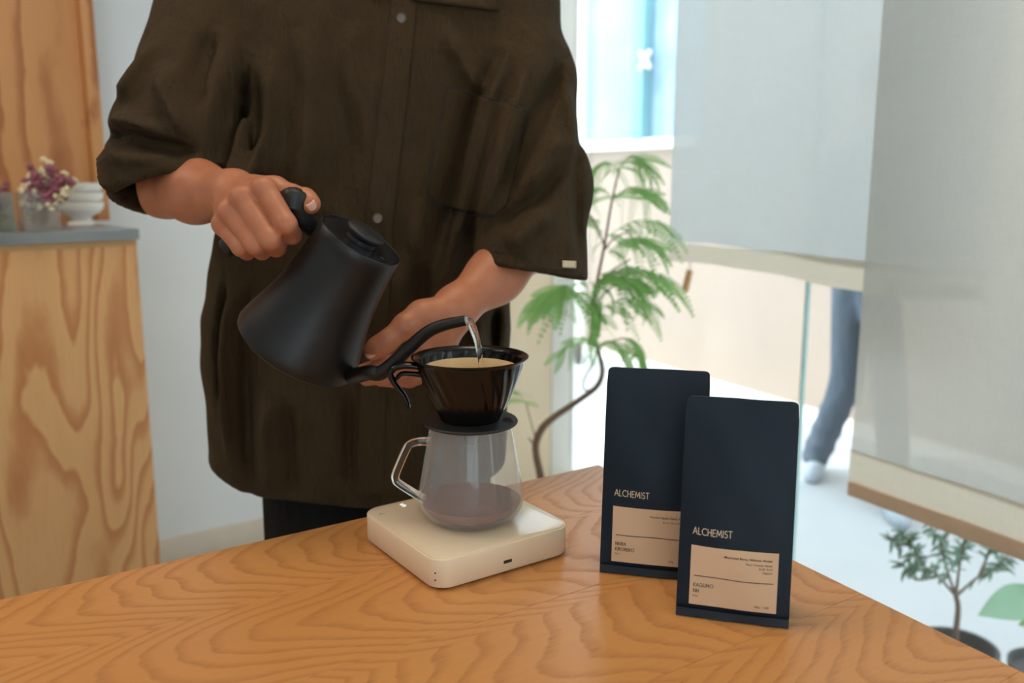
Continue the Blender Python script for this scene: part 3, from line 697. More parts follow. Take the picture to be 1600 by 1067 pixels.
# ================================================================== COFFEE BAGS
def arc(cx, cy, rx, ry, a0, a1, n=10): return [(cx+rx*math.cos(R(a0+(a1-a0)*i/n)), cy+ry*math.sin(R(a0+(a1-a0)*i/n))) for i in range(n+1)]
GL = {'A': (.72, [[(0, 0), (.36, 1), (.72, 0)], [(.13, .33), (.59, .33)]]), 'L': (.44, [[(.04, 1), (.04, 0), (.44, 0)]]), 'C': (.80, [arc(.5, .5, .46, .5, 48, 312, 16)]),
      'H': (.66, [[(.05, 0), (.05, 1)], [(.61, 0), (.61, 1)], [(.05, .52), (.61, .52)]]), 'E': (.50, [[(.48, 1), (.05, 1), (.05, 0), (.48, 0)], [(.05, .52), (.44, .52)]]),
      'M': (.88, [[(.02, 0), (.14, 1), (.44, .22), (.74, 1), (.86, 0)]]), 'I': (.10, [[(.05, 0), (.05, 1)]]), 'S': (.54, [arc(.29, .74, .22, .25, 40, 250, 10)+arc(.27, .26, .24, .26, 80, -145, 10)]),
      'T': (.56, [[(0, 1), (.56, 1)], [(.28, 1), (.28, 0)]]), 'N': (.74, [[(.05, 0), (.05, 1), (.69, 0), (.69, 1)]]), 'K': (.60, [[(.05, 0), (.05, 1)], [(.55, 1), (.07, .48), (.6, 0)]]),
      'R': (.56, [[(.05, 0), (.05, 1)]+arc(.25, .75, .25, .25, 90, -90, 8)+[(.05, .5)], [(.25, .5), (.56, 0)]]), 'O': (1.0, [arc(.5, .5, .46, .5, 0, 360, 20)]), 'G': (.90, [arc(.5, .5, .46, .5, 48, 345, 16)+[(.94, .46), (.55, .46)]]),
      'U': (.66, [[(.05, 1), (.05, .3)]+arc(.33, .3, .28, .3, 180, 360, 8)+[(.61, 1)]])}
def strokes(word, cap, wt, gap=.17):
    v = []; f = []; x0 = 0
    for ch in word:
        adv, pl__ = GL[ch]
        for pl_ in pl__:
            for i, (a, b) in enumerate(zip(pl_[:-1], pl_[1:])):
                d = Vector((b[0]-a[0], b[1]-a[1], 0)).normalized(); n = Vector((-d.y, d.x, 0))*wt/2; e = d*wt*.35; z = Vector((0, 0, .000))
                A_ = Vector((x0+a[0], a[1], 0))-e; B_ = Vector((x0+b[0], b[1], 0))+e; k = len(v)
                v += [A_-n, B_-n, B_+n, A_+n]; f.append((k, k+1, k+2, k+3))
        x0 += adv+gap
    return mesh([q_*cap for q_ in v], f)
def make_bag(o, rz, W, Hh, lab, spec, seed, tilt=.012):
    rnd = random.Random(seed)
    root = tag(empty('coffee_bag', o, rz), lab, 'coffee bag'); D = .052
    def th(t): return .0022+(D-.0022)*(max(0, 1-t))**.75*(1 if t > .04 else .97)
    ph = rnd.uniform(0, 6)
    def yf(s, t):  # front surface (local y, negative is towards the viewer)
        b = math.sin(math.pi*min(max(s, 0), 1))**.8*math.sin(math.pi*min(1, t*1.02+.02))*.006
        dent = .0011*math.sin(9*s+ph+3*t)*math.sin(11*t+ph*2)*math.sin(math.pi*s)
        if t < .045: b -= .0010
        return (D-th(t))*.5*1.0+tilt*t - b + dent
    def xs(s, t): return W*(s-.5)*(1+.02*(.5-t)*0) + (.0)
    def F(s, t, off=0.0): return Vector((W*s, yf(s, t)-off, Hh*t))
    ns, ntt = 26, 52; vs = []; fs = []
    def corner(s, t): # round the top corners
        r = .0055; x = W*s; z = Hh*t
        if z > Hh-r:
            dz_ = z-(Hh-r); cut = r-math.sqrt(max(0, r*r-dz_*dz_)); x = cut+(W-2*cut)*s
        return x, z
    for side in (0, 1):
        for j in range(ntt+1):
            t = j/ntt; t = 1-(1-t)**1.0
            if j > ntt-4: t = [.985, .992, .9975, 1][j-ntt+3]
            for i in range(ns+1):
                s = i/ns; x, z = corner(s, t)
                yy = yf(s, t)
                if side: yy = yy+th(t)+ (2*.006*math.sin(math.pi*s)**.8*math.sin(math.pi*min(1, t*1.02+.02)))
                vs.append((x, yy, z))
    n1 = (ns+1)*(ntt+1); q = lambda a, i, j: a*n1+j*(ns+1)+i
    for j in range(ntt):
        for i in range(ns):
            fs.append((q(0, i, j), q(0, i+1, j), q(0, i+1, j+1), q(0, i, j+1))); fs.append((q(1, i, j), q(1, i, j+1), q(1, i+1, j+1), q(1, i+1, j)))
    # gussets folded inward at the sides
    for i, sg in ((0, 1), (ns, -1)):
        mid = []
        for j in range(ntt+1):
            a = vs[q(0, i, j)]; b = vs[q(1, i, j)]; t = j/ntt
            mid.append(len(vs)); vs.append((a[0]+sg*.010*min(1, t*2.2)*min(1, (1-t)*6), (a[1]+b[1])/2, a[2]))
        for j in range(ntt):
            fs.append((q(0, i, j), mid[j], mid[j+1], q(0, i, j+1)) if sg > 0 else (q(0, i, j), q(0, i, j+1), mid[j+1], mid[j]))
            fs.append((mid[j], q(1, i, j), q(1, i, j+1), mid[j+1]) if sg > 0 else (mid[j], mid[j+1], q(1, i, j+1), q(1, i, j)))
    for i in range(ns):
        fs.append((q(0, i, ntt), q(0, i+1, ntt), q(1, i+1, ntt), q(1, i, ntt))); fs.append((q(0, i+1, 0), q(0, i, 0), q(1, i, 0), q(1, i+1, 0)))
    me = mesh(vs, fs); bm = bmesh.new(); bm.from_mesh(me); bmesh.ops.recalc_face_normals(bm, faces=bm.faces); bm.to_mesh(me); bm.free(); smooth(me, R(40))
    link('pouch', me, M['bag'], root, False)
    # bottom weld and edge welds
    def strip(s0, s1, t0, t1, off, mat, name, nu=16, nv=16, par=root, th_=.0004):
        v = []; f = []
        for o_ in (off, off-th_):
            for j in range(nv+1):
                for i in range(nu+1): v.append(F(s0+(s1-s0)*i/nu, t0+(t1-t0)*j/nv, o_))
        n = (nu+1)*(nv+1); g = lambda i, j: j*(nu+1)+i
        for j in range(nv):
            for i in range(nu): f.append((g(i, j), g(i+1, j), g(i+1, j+1), g(i, j+1))); f.append((n+g(i, j), n+g(i, j+1), n+g(i+1, j+1), n+g(i+1, j)))
        for i in range(nu): f.append((g(i+1, 0), g(i, 0), n+g(i, 0), n+g(i+1, 0))); f.append((g(i, nv), g(i+1, nv), n+g(i+1, nv), n+g(i, nv)))
        for j in range(nv): f.append((g(0, j), g(0, j+1), n+g(0, j+1), n+g(0, j))); f.append((g(nu, j+1), g(nu, j), n+g(nu, j), n+g(nu, j+1)))
        return link(name, mesh(v, f, True, R(50)), mat, par, False)
    strip(.0, 1.0, .002, .046, .0010, M['bagseam'], 'bottom_seam')
    lb = strip(.115, .885, .066, .338, .0007, M['label'], 'label', 24, 24)
    tag(lb, 'pale kraft paper label with dark print')
    def put(body, s, t, size_, al='LEFT', bold=0, mat=M['ink'], off=.0010, name='lettering', sx=1.0):
        size = size_*(.72 if off > .0009 else 1); tm_ = strokes(body, size_, bold) if bold > .01 else text_mesh(body, size, al, bold)
        for v in tm_.vertices: v.co = F(s+v.co.x*sx/W, t+v.co.y/Hh, off)
        o_ = link(name, tm_, mat, lb if off > .0009 else root, False); return o_
    o_ = put('ALCHEMIST', .125, .390, .0057, bold=.14, mat=M['cream_ink'], off=.0006, sx=.88); o_['label'] = 'cream brand lettering across the pouch'
    strip(.15, .85, .1985, .2015, .0010, M['ink'], 'rule', 24, 1, lb, .0002)
    for (b, s, t, sz, a_, bo) in spec: put(b, s, t, sz, a_, bo)
    return root
z_ = TZ+.0003
make_bag(Vector((.1435, .7318, z_)), R(-15.6), .0950, .1895, 'navy coffee pouch standing in front, label reading KAGUMO NH', [
    ('Macerated Berry, Hibiscus, Nectar', .835, .298, .0038, 'RIGHT', .00004), ('Nyeri County, Kenya', .835, .277, .0034, 'RIGHT', 0), ('SL28, SL34', .835, .260, .0034, 'RIGHT', 0), ('Natural', .835, .243, .0034, 'RIGHT', 0),
    ('KAGUMO', .15, .150, .0030, 'LEFT', .15), ('NH', .15, .123, .0030, 'LEFT', .15), ('Filter', .145, .103, .0032, 'LEFT', 0), ('200g  /  $28', .82, .086, .0034, 'RIGHT', 0)], 3)
make_bag(Vector((.0850, .8182, z_)), R(-13.0), .0975, .1965, 'navy coffee pouch standing behind, label reading NKIRA KIRORERO', [
    ('Poached Apple, Peach, Honey', .835, .298, .0038, 'RIGHT', .00004), ('Bururi, Burundi', .77, .277, .0034, 'RIGHT', 0),
    ('NKIRA', .15, .150, .0030, 'LEFT', .15), ('KIRORERO', .15, .123, .0030, 'LEFT', .15), ('Filter', .145, .103, .0032, 'LEFT', 0), ('200g', .72, .086, .0034, 'RIGHT', 0)], 9)

# ================================================================== THE BARISTA
px2 = lambda d: d/FPX
man = tag(empty('person', (-.20, 1.30, 0)), 'person in an olive-brown short-sleeved shirt pouring water from the black kettle', 'person')
A = at
# right arm and hand (left in the picture), closed around the kettle grip
RE = A(258, 286, 1.130); RW = A(366, 303, 1.0); RS = A(350, 15, 1.29)
LE = A(838, 368, 1.175); LW = A(712, 481, 1.05); LS = A(770, 15, 1.29)
def arm_r(G):
    d = chain(G, [(A(275, 150, 1.21), .045), (RE, .037), (A(305, 299, 1.070), .0320), (RW, .0245)], .03)
    mc = [A(414, 297, .934), A(380, 311, .931), A(361, 332, .934), A(350, 352, .942)]
    pm = None
    for m_, r in zip(mc, (.0125, .0125, .012, .0115)):
        c = cone(G, RW, m_, .0195, r); pm = c if pm is None else smin(pm, c, .008)
    d = smin(d, pm, .016)
    # palm side bulk behind the grip
    d = smin(d, cone(G, A(408, 312, .968), A(366, 345, .972), .013, .012), .014)
    fing = [[(mc[0], .0122), (A(447, 350, .913), .0108), (A(456, 367, .932), .0098), (A(442, 366, .955), .0088)],
            [(mc[1], .0122), (A(422, 374, .910), .0108), (A(432, 387, .930), .0096), (A(437, 380, .952), .0086)],
            [(mc[2], .0116), (A(399, 383, .914), .0100), (A(409, 392, .932), .0090), (A(404, 382, .957), .0080)],
            [(mc[3], .0106), (A(376, 387, .922), .0088), (A(386, 394, .938), .0080), (A(383, 385, .958), .0072)]]
    fs_ = [chain(G, f, .0035) for f in fing]
    fd = fs_[0]
    for f in fs_[1:]: fd = smin(fd, f, .0012)
    # knuckle bumps and tendons
    for m_, r in zip(mc, (.0102, .0098, .0092, .0084)): fd = smin(fd, cone(G, m_+Vector((-.003, -.0045, .003)), m_+Vector((-.002, -.0045, .003)), r, r), .005)
    d = smin(d, fd, .004)
    th = chain(G, [(A(398, 296, .972), .016), (A(430, 296, .974), .0135), (A(458, 306, .966), .0112), (A(476, 312, .952), .0118), (A(484, 318, .944), .0114)], .006)
    return smin(d, th, .006)
def arm_l(G):
    d = chain(G, [(A(838, 230, 1.235), .045), (LE, .036), (A(775, 430, 1.105), .0295), (LW, .0240)], .03)
    pm = chain(G, [(LW, .0230), (A(682, 508, 1.04), .0225), (A(662, 532, 1.035), .0190)], .012)
    mc = [A(655, 541, 1.018), A(668, 551, 1.028), A(682, 558, 1.040), A(693, 560, 1.052)]
    for m_, r in zip(mc, (.0125, .012, .0115, .0105)): pm = smin(pm, cone(G, LW, m_, .017, r), .010)
    d = smin(d, pm, .016)
    fing = [[(mc[0], .0115), (A(615, 563, 1.010), .0102), (A(588, 574, 1.010), .0094), (A(566, 580, 1.012), .0084)],
            [(mc[1], .0115), (A(626, 578, 1.024), .0102), (A(598, 588, 1.026), .0094), (A(572, 592, 1.030), .0084)],
            [(mc[2], .0108), (A(645, 585, 1.040), .0096), (A(618, 594, 1.044), .0088), (A(594, 594, 1.050), .0078)],
            [(mc[3], .0096), (A(662, 588, 1.055), .0084), (A(640, 596, 1.060), .0076), (A(620, 596, 1.064), .0068)]]
    fd = None
    for f in fing:
        c = chain(G, f, .0035); fd = c if fd is None else smin(fd, c, .0012)
    d = smin(d, fd, .005)
    th = chain(G, [(A(690, 488, 1.03), .0200), (A(660, 495, 1.018), .0185), (A(634, 509, 1.004), .0138), (A(606, 532, .996), .0112), (A(590, 543, .996), .0112), (A(581, 549, .996), .0096)], .008)
    d = smin(d, th, .007)
    return d
def sdfpart(fn, lo, hi, vox, it=1):
    ax = grid(lo, hi, vox); V = fn(G3(ax)); V = np.ascontiguousarray(np.broadcast_to(V, tuple(len(a) for a in ax))).astype(np.float32)
    V[0] = V[-1] = .01; V[:, 0] = V[:, -1] = .01; V[:, :, 0] = V[:, :, -1] = .01
    v, f = surfnet(V, ax); return nsmooth(v, f, it), f
def bounds(pts, m): 
    a = np.array([list(p) for p in pts]); return a.min(0)-m, a.max(0)+m
lo, hi = bounds([A(245, 235, 1.12), A(345, 410, .96), A(490, 318, .93), RE, A(383, 396, .90)], .018)
pr = sdfpart(arm_r, lo, hi, .0016, 2)
lo, hi = bounds([A(855, 340, 1.14), A(566, 595, 1.0), A(690, 600, 1.06), LE, A(580, 549, .99)], .018)
pl = sdfpart(arm_l, lo, hi, .0018, 2)
TX, TYc = -.205, 1.305
def core(G):
    X, Y, Z = G
    d = ell(G, (TX, TYc, 1.20), (.150, .090, .27))
    d = smin(d, ell(G, (TX, TYc, .88), (.145, .090, .17)), .08)
    d = smin(d, cone(G, (RS.x+.02, RS.y, 1.365), (LS.x-.02, LS.y, 1.365), .045, .045), .06)
    d = smin(d, cone(G, (TX, TYc+.01, 1.40), (TX, TYc-.01, 1.54), .058, .054), .04)
    d = smin(d, chain(G, [((RS.x, RS.y, 1.35), .046), (A(275, 150, 1.21), .041), (RE, .034)], .03), .03)
    d = smin(d, chain(G, [((LS.x, LS.y, 1.35), .046), (A(838, 230, 1.235), .041), (LE, .033)], .03), .03)
    # head tilted down towards the cup
    hc = (TX+.005, TYc-.035, 1.615)
    h = ell(G, hc, (.074, .092, .108)); h = smin(h, ell(G, (hc[0], hc[1]-.035, hc[2]-.065), (.050, .055, .050)), .04)
    h = smin(h, cone(G, (hc[0], hc[1]-.090, hc[2]+.005), (hc[0], hc[1]-.108, hc[2]-.030), .009, .014), .015)
    for s_ in (-1, 1):
        h = smin(h, ell(G, (hc[0]+s_*.076, hc[1]+.005, hc[2]-.01), (.010, .020, .031)), .008)
        h = smax(h, -ell(G, (hc[0]+s_*.031, hc[1]-.094, hc[2]+.004), (.018, .012, .011)), .01)
        h = smin(h, ell(G, (hc[0]+s_*.031, hc[1]-.078, hc[2]+.003), (.013, .013, .011)), .002)
    h = smin(h, cone(G, (hc[0]-.018, hc[1]-.088, hc[2]-.060), (hc[0]+.018, hc[1]-.088, hc[2]-.060), .007, .007), .006)
    return smin(d, h, .02)
pcx = sdfpart(core, (-.52, 1.02, .72), (.13, 1.46, 1.76), .0060, 2)
link('body', npmesh([pr, pl, pcx]), M['skin'], man)
def hairf(G):
    hc = (TX+.005, TYc-.035, 1.615)
    d = ell(G, (hc[0], hc[1]+.012, hc[2]+.020), (.086, .100, .110))
    d = smax(d, -(G[2]-(hc[2]-.055)-(G[1]-hc[1])*-.5), .02)
    cutf = smax(-(G[1]-(hc[1]-.062)), (G[2]-(hc[2]+.055)), .01)
    return smax(d, -smax(-(G[1]-(hc[1]-.055))*1.0*-1*-1, (G[2]-(hc[2]+.060)), .01), .015)
link('hair', npmesh([sdfpart(hairf, (-.32, 1.12, 1.5), (-.08, 1.42, 1.78), .005, 1)]), M['hair'], man)
# nails
def nail(p, d, n, w_, l_):
    d = d.normalized(); n = (n-d*n.dot(d)).normalized(); s_ = d.cross(n); v = []; f = []
    for j in range(7):
        u = -1+2*j/6
        for i in range(7):
            t = -1+2*i/6; k = math.sqrt(max(0, 1-max(0, u)**2*.9)) if u > 0 else 1
            v.append(p+d*u*l_+s_*t*w_*k+n*(-(t*k)**2*w_*.35-(u*u)*.0002))
    for j in range(6):
        for i in range(6): a = j*7+i; f.append((a, a+1, a+8, a+7))
    me = mesh(v, f, True); o = link('nail', me, M['nail'], man); md = o.modifiers.new('s', 'SOLIDIFY'); md.thickness = .0008; md.offset = 0
    return o
nail(A(488, 323, .9325), A(492, 330, .939)-A(484, 316, .931), Vector((.35, -.85, .05)), .0054, .0052)
nail(A(578, 552, .9862), A(570, 557, .99)-A(590, 543, .988), Vector((.05, -.8, .5)), .0052, .0056)

# ---- shirt
def pxz(x, y, d=1.17):
    p = at(x, y, d); return (p.x, p.z)
FOLDS = [ # (pixel polyline, amplitude, width)
    ([(812, 40), (764, 157), (736, 285), (717, 356), (683, 470)], .010, .013), ([(790, 60), (742, 170), (712, 300), (690, 380)], -.006, .012),
    ([(886, 85), (850, 160), (812, 240), (790, 310)], -.012, .012), ([(840, 60), (800, 180), (772, 280), (740, 372)], .007, .012),
    ([(460, 30), (484, 123), (474, 285), (440, 420)], .006, .022), ([(376, 60), (371, 160), (370, 256), (376, 332), (372, 430)], -.009, .010),
    ([(412, 60), (420, 200), (416, 330)], .007, .018), ([(520, 80), (540, 220), (520, 330)], -.004, .025),
    ([(275, 110), (315, 170), (352, 228)], .010, .013), ([(200, 212), (240, 219), (300, 232), (360, 243)], -.013, .010), ([(212, 196), (262, 196), (330, 222)], .009, .012),
    ([(200, 232), (222, 268), (244, 300)], .007, .008), ([(215, 232), (262, 248), (330, 250)], .006, .014), ([(250, 60), (240, 120), (222, 170)], .008, .014), ([(330, 40), (322, 120), (345, 190)], -.008, .014),
    ([(905, 180), (898, 300), (900, 420)], -.004, .008), ([(893, 245), (840, 300), (800, 335), (775, 352)], -.007, .012), ([(880, 200), (850, 250), (815, 310)], .008, .016),
    ([(870, 320), (820, 350), (790, 380)], .008, .016), ([(885, 120), (893, 200), (890, 260)], .006, .010),
    ([(365, 430), (352, 520), (350, 620), (360, 740)], .009, .010), ([(343, 430), (333, 540), (337, 660)], -.007, .008), ([(392, 420), (380, 540), (384, 680), (392, 770)], -.010, .010), ([(420, 610), (418, 700), (425, 780)], .006, .014),
    ([(452, 620), (460, 780)], -.006, .012), ([(500, 610), (508, 780)], .005, .015), ([(545, 600), (548, 770)], -.006, .012),
    ([(640, 380), (660, 460), (650, 560)], -.007, .016), ([(700, 560), (690, 640), (690, 780)], .006, .014), ([(740, 500), (752, 560), (745, 700)], .009, .012), ([(775, 480), (768, 560), (774, 700)], -.007, .010), ([(660, 300), (650, 400), (610, 480)], .005, .018),
    ([(690, 30), (730, 110), (760, 150)], .005, .014), ([(560, 20), (540, 100), (560, 200)], .004, .02)]
SR = [(A(338, 10, 1.29), .078), (A(314, 122, 1.225), .073), (A(282, 215, 1.155), .077), (A(276, 360, 1.080), .081)]
SL = [(A(784, 12, 1.29), .076), (A(812, 132, 1.25), .069), (A(834, 290, 1.18), .069), (A(828, 470, 1.110), .073)]
rows = [(-60, 520, 640), (-30, 420, 760), (0, 340, 835), (60, 345, 835), (150, 358, 826), (260, 366, 815), (340, 352, 806), (400, 338, 800), (490, 322, 796), (600, 327, 793), (700, 334, 789), (760, 343, 784), (800, 352, 780)]
rz_ = []; rc_ = []; rw_ = []
for y, xl, xr in rows:
    a = at(xl, y, 1.29); b = at(xr, y, 1.29); rz_.append(a.z); rc_.append((a.x+b.x)/2); rw_.append((b.x-a.x)/2)
rz_ = np.array(rz_)[::-1]; rc_ = np.array(rc_)[::-1]; rw_ = np.array(rw_)[::-1]
pR0 = A(262, 318, 1.11); pL0 = A(838, 428, 1.16)
hemz = at(450, 783, 1.17).z
def shirtf(G):
    X, Y, Z = G
    x2 = X[:, 0, :]; z2 = Z[:, 0, :] if Z.shape[1] == 1 else Z; z2 = Z[0, 0, :][None, :]; x2 = X[:, 0, 0][:, None]
    disp = np.zeros((x2.shape[0], z2.shape[1]), np.float32)
    for pts, amp, wd in FOLDS:
        q = catmull([pxz(*p) for p in pts], 5); best = None; m = len(q)
        for i in range(m-1):
            a, b = q[i], q[i+1]; ba = b-a; t = np.clip(((x2-a[0])*ba[0]+(z2-a[1])*ba[1])/(ba@ba), 0, 1)
            dd = (x2-a[0]-t*ba[0])**2+(z2-a[1]-t*ba[1])**2; u = (i+t)/(m-1); en = np.clip(np.minimum(u, 1-u)*4, 0.15, 1)
            val = dd; 
            if best is None: best = dd; be_ = en
            else: mk = dd < best; best = np.where(mk, dd, best); be_ = np.where(mk, en, be_)
        disp += 2.6*amp*be_*np.exp(-best/(wd*wd*.6))
    disp = np.clip(disp, -.017, .035)
    disp += .0018*np.sin(x2*62+np.sin(z2*9)*2.2)*np.clip((1.25-z2)*2, .2, 1) + .0012*np.sin(x2*31-z2*40)+.001*np.sin(x2*90+z2*30)*np.sin(z2*55)
    cx = np.interp(Z[0, 0, :], rz_, rc_)[None, None, :]; hw = np.interp(Z[0, 0, :], rz_, rw_)[None, None, :]
    dep = np.interp(Z[0, 0, :], [hemz, .9, 1.15, 1.35, 1.45], [.150, .145, .135, .105, .07])[None, None, :]
    k = ((np.abs(X-cx)/hw)**2.5+(np.abs(Y-1.295)/dep)**2.5)**(1/2.5); d = (k-1)*np.minimum(hw, dep)*1.0
    d = smin(d, cone(G, A(345, 0, 1.30), A(780, 0, 1.30), .065, .065), .05)
    sr = chain(G, SR, .03); sl = chain(G, SL, .03)
    sr = smax(sr, -(Z-(pR0.z+np.where(X > pR0.x, .36, .06)*(X-pR0.x)-.34*(Y-pR0.y))), .004)
    sl = smax(sl, -(Z-(pL0.z-.16*(X-pL0.x)-.12*(Y-pL0.y))), .004)
    d = smin(d, sr, .022); d = smin(d, sl, .022)
    front = np.clip((1.33-Y)/.06, 0, 1)
    d = d - disp[:, None, :]*front
    # hem with a slight curve
    hem = -(Z-(hemz+.020*((X-TX)/.2)**2+.003*np.sin(X*40)))
    d = smax(d, hem, .006)
    d = smax(d, Z-1.455, .01)
    # hollow the sleeves
    hr = chain(G, [(p, r-.010) for p, r in SR[1:]], .03) - disp[:, None, :]*front; hR_ = Z-(pR0.z+.30*(X-pR0.x)-.34*(Y-pR0.y)); hL_ = Z-(pL0.z-.16*(X-pL0.x)-.12*(Y-pL0.y)); hr = smax(hr+np.clip(hR_, 0, .06)*.45, Z-(pR0.z+.30*(X-pR0.x)-.34*(Y-pR0.y)+.07), .01)
    hl = chain(G, [(p, r-.010) for p, r in SL[1:]], .03) - disp[:, None, :]*front; hl = smax(hl+np.clip(hL_, 0, .06)*.45, Z-(pL0.z-.16*(X-pL0.x)-.12*(Y-pL0.y)+.075), .01)
    tr = smax(k-.93, k-.93, 0)
    d = smax(d, -hr, .003); d = smax(d, -hl, .003)
    d = smax(d, -cone(G, (TX, TYc-.02, 1.40), (TX, TYc-.01, 1.6), .060, .075), .01)
    return d
sv, sf = sdfpart(shirtf, (-.60, 1.00, .655), (.20, 1.48, 1.47), .0042, 1)
sme = npmesh([(sv, sf)])
shirt = link('shirt', sme, M['shirt'], man)
bvh = BVHTree.FromPolygons([tuple(v) for v in sv.tolist()], sf.tolist())
O3 = Vector((0, 0, CAMZ))
def cast(x, y, off=.0):
    r = ray(x, y).normalized(); h = bvh.ray_cast(O3, r, 3)
    if h[0] is None: return None
    return h[0]-r*off
def lerp_poly(pts, t):
    L = [0]
    for a, b in zip(pts[:-1], pts[1:]): L.append(L[-1]+math.dist(a, b))
    s = t*L[-1]
    for i in range(len(pts)-1):
        if s <= L[i+1]+1e-9:
            u = (s-L[i])/max(1e-9, L[i+1]-L[i]); return (pts[i][0]+(pts[i+1][0]-pts[i][0])*u, pts[i][1]+(pts[i+1][1]-pts[i][1])*u)
    return pts[-1]
def patch(name, Lp, Rp, off, mat, nu=14, nv=40, thick=.0012, par=None, it=2):
    P = []; last = None
    for j in range(nv+1):
        a = lerp_poly(Lp, j/nv); b = lerp_poly(Rp, j/nv); row = []
        for i in range(nu+1):
            x = a[0]+(b[0]-a[0])*i/nu; y = a[1]+(b[1]-a[1])*i/nu; p = cast(x, y, off)
            if p is None: p = last if last is not None else at(x, y, 1.2)
            last = p; row.append(p)
        P.append(row)
    v = [p for r_ in P for p in r_]; f = []
    for j in range(nv):
        for i in range(nu): q = j*(nu+1)+i; f.append((q, q+nu+1, q+nu+2, q+1))
    o = link(name, mesh(v, f, True), mat, par or shirt); md = o.modifiers.new('s', 'SOLIDIFY'); md.thickness = thick; md.offset = 0; return o
patch('placket', [(612, -20), (610, 20), (598, 120), (584, 228), (572, 332), (565, 480), (560, 640), (556, 778)], [(652, -20), (650, 20), (640, 120), (628, 228), (616, 332), (608, 480), (602, 640), (598, 776)], .0022, M['shirt'], 10, 90, .0022)
def seam(pts, r=.0006, off=.0008, mat='stitch', name='seam'):
    q = []
    for i in range(int(sum(math.dist(a, b) for a, b in zip(pts[:-1], pts[1:]))/5)+2):
        n = int(sum(math.dist(a, b) for a, b in zip(pts[:-1], pts[1:]))/5)+1; x, y = lerp_poly(pts, i/n); p = cast(x, y, off)
        if p is not None: q.append(p)
    if len(q) > 2: return link(name, tube(q, r, 6, 0), M[mat], shirt)
# pocket
pk = patch('pocket', [(699, 135), (686, 200), (672, 270), (668, 300), (684, 322)], [(826, 172), (812, 240), (797, 300), (790, 322), (770, 338)], .0028, M['shirt'], 16, 26, .0026)
seam([(699, 135), (686, 200), (672, 270), (668, 300), (676, 316), (700, 330), (750, 337), (775, 335)], .0012, .0034); seam([(699, 135), (760, 152), (826, 172)], .0012, .0034)
seam([(612, 20), (600, 120), (586, 228), (574, 332)], .0005, .0034)
seam([(903, 124), (890, 122)], .0006, .001)
seam([(190, 312), (243, 290), (300, 254), (356, 255)], .0005, .0008); seam([(766, 392), (806, 397), (842, 418), (905, 425)], .0005, .0008)
# collar
patch('collar', [(655, -70), (648, -30), (640, 0)], [(770, -70), (776, -20), (779, 17)], .006, M['shirt'], 14, 14, .002)
patch('collar', [(500, -70), (520, -40), (545, -14)], [(600, -70), (606, -30), (606, -10)], .006, M['shirt'], 14, 14, .002)
# buttons
for bx_, by_ in ((627, 28), (590, 341)):
    p = cast(bx_, by_, .0050); r = ray(bx_, by_).normalized(); q = (-r).to_track_quat('Z', 'Y').to_matrix().to_4x4()
    b = link('button', lathe([(0, -.0012), (.0058, -.0012), (.0064, 0), (.0064, .0009), (.0056, .0013), (.0046, .0006), (0, .0006)], 28, Matrix.Translation(p) @ q), M['button'], shirt)
seam([(604, 176), (606, 188)], .0007, .0032, name='buttonhole')
patch('sleeve_tag', [(879, 407), (879, 418)], [(900, 408), (900, 419)], .0015, M['tagw'], 6, 4, .001)
# trousers and shoes
def trou(G):
    d = None
    for s_ in (-1, 1):
        c = chain(G, [((TX+s_*.075, 1.31, .83), .098), ((TX+s_*.095, 1.30, .46), .078), ((TX+s_*.10, 1.31, .05), .062)], .03)
        d = c if d is None else smin(d, c, .02)
    d = smin(d, ell(G, (TX, 1.31, .86), (.170, .115, .12)), .04)
    return smax(smax(d, G[2]-.93, .01), -(G[2]-.045), .005)
link('trousers', npmesh([sdfpart(trou, (-.45, 1.10, .0), (.05, 1.50, .98), .008, 1)]), M['trouser'], man)
def shoe_me(c, yaw):
    def f(G):
        X, Y, Z = G; cx, cy = math.cos(yaw), math.sin(yaw); u = (X-c[0])*cx+(Y-c[1])*cy; v = -(X-c[0])*cy+(Y-c[1])*cx; z = Z-c[2]
        g = (u, v, z); d = ell(g, (.06, 0, .025), (.115, .045, .048)); d = smin(d, ell(g, (-.01, 0, .055), (.055, .040, .055)), .03)
        return smax(d, -z, .004)
    return npmesh([sdfpart(f, (c[0]-.25, c[1]-.25, c[2]-.02), (c[0]+.25, c[1]+.25, c[2]+.16), .008, 1)])
for s_ in (-1, 1): link('shoe', shoe_me((TX+s_*.10, 1.31, 0), R(-90)+s_*.2), M['bshoe'], man)

# ================================================================== PASSER-BY
wk = tag(empty('person', (1.47, 3.68, ZG)), 'passer-by in blue-grey jeans and pale shoes walking past outside the window', 'person')
ft1 = Vector((1.385, 3.93, ZG)); ft2 = Vector((1.53, 3.42, ZG)); hip = Vector((1.47, 3.72, ZG+.88))
kn1 = at(1322, 600, 3.80); kn2 = Vector((1.52, 3.52, ZG+.50))
def legs(G):
    d = chain(G, [(hip+Vector((-.03, .05, 0)), .088), (kn1, .066), (ft1+Vector((0, 0, .09)), .062)], .03)
    e = chain(G, [(hip+Vector((.03, -.05, 0)), .088), (kn2, .064), (ft2+Vector((0, 0, .09)), .060)], .03)
    d = smin(d, e, .03); X, Y, Z = G; return d+.004*np.sin(Z*70+X*20)*np.clip((ZG+.5-Z)*3, 0, 1)
link('jeans', npmesh([sdfpart(legs, (1.15, 3.2, ZG+.03), (1.75, 4.1, ZG+1.02), .010, 2)]), M['jeans'], wk)
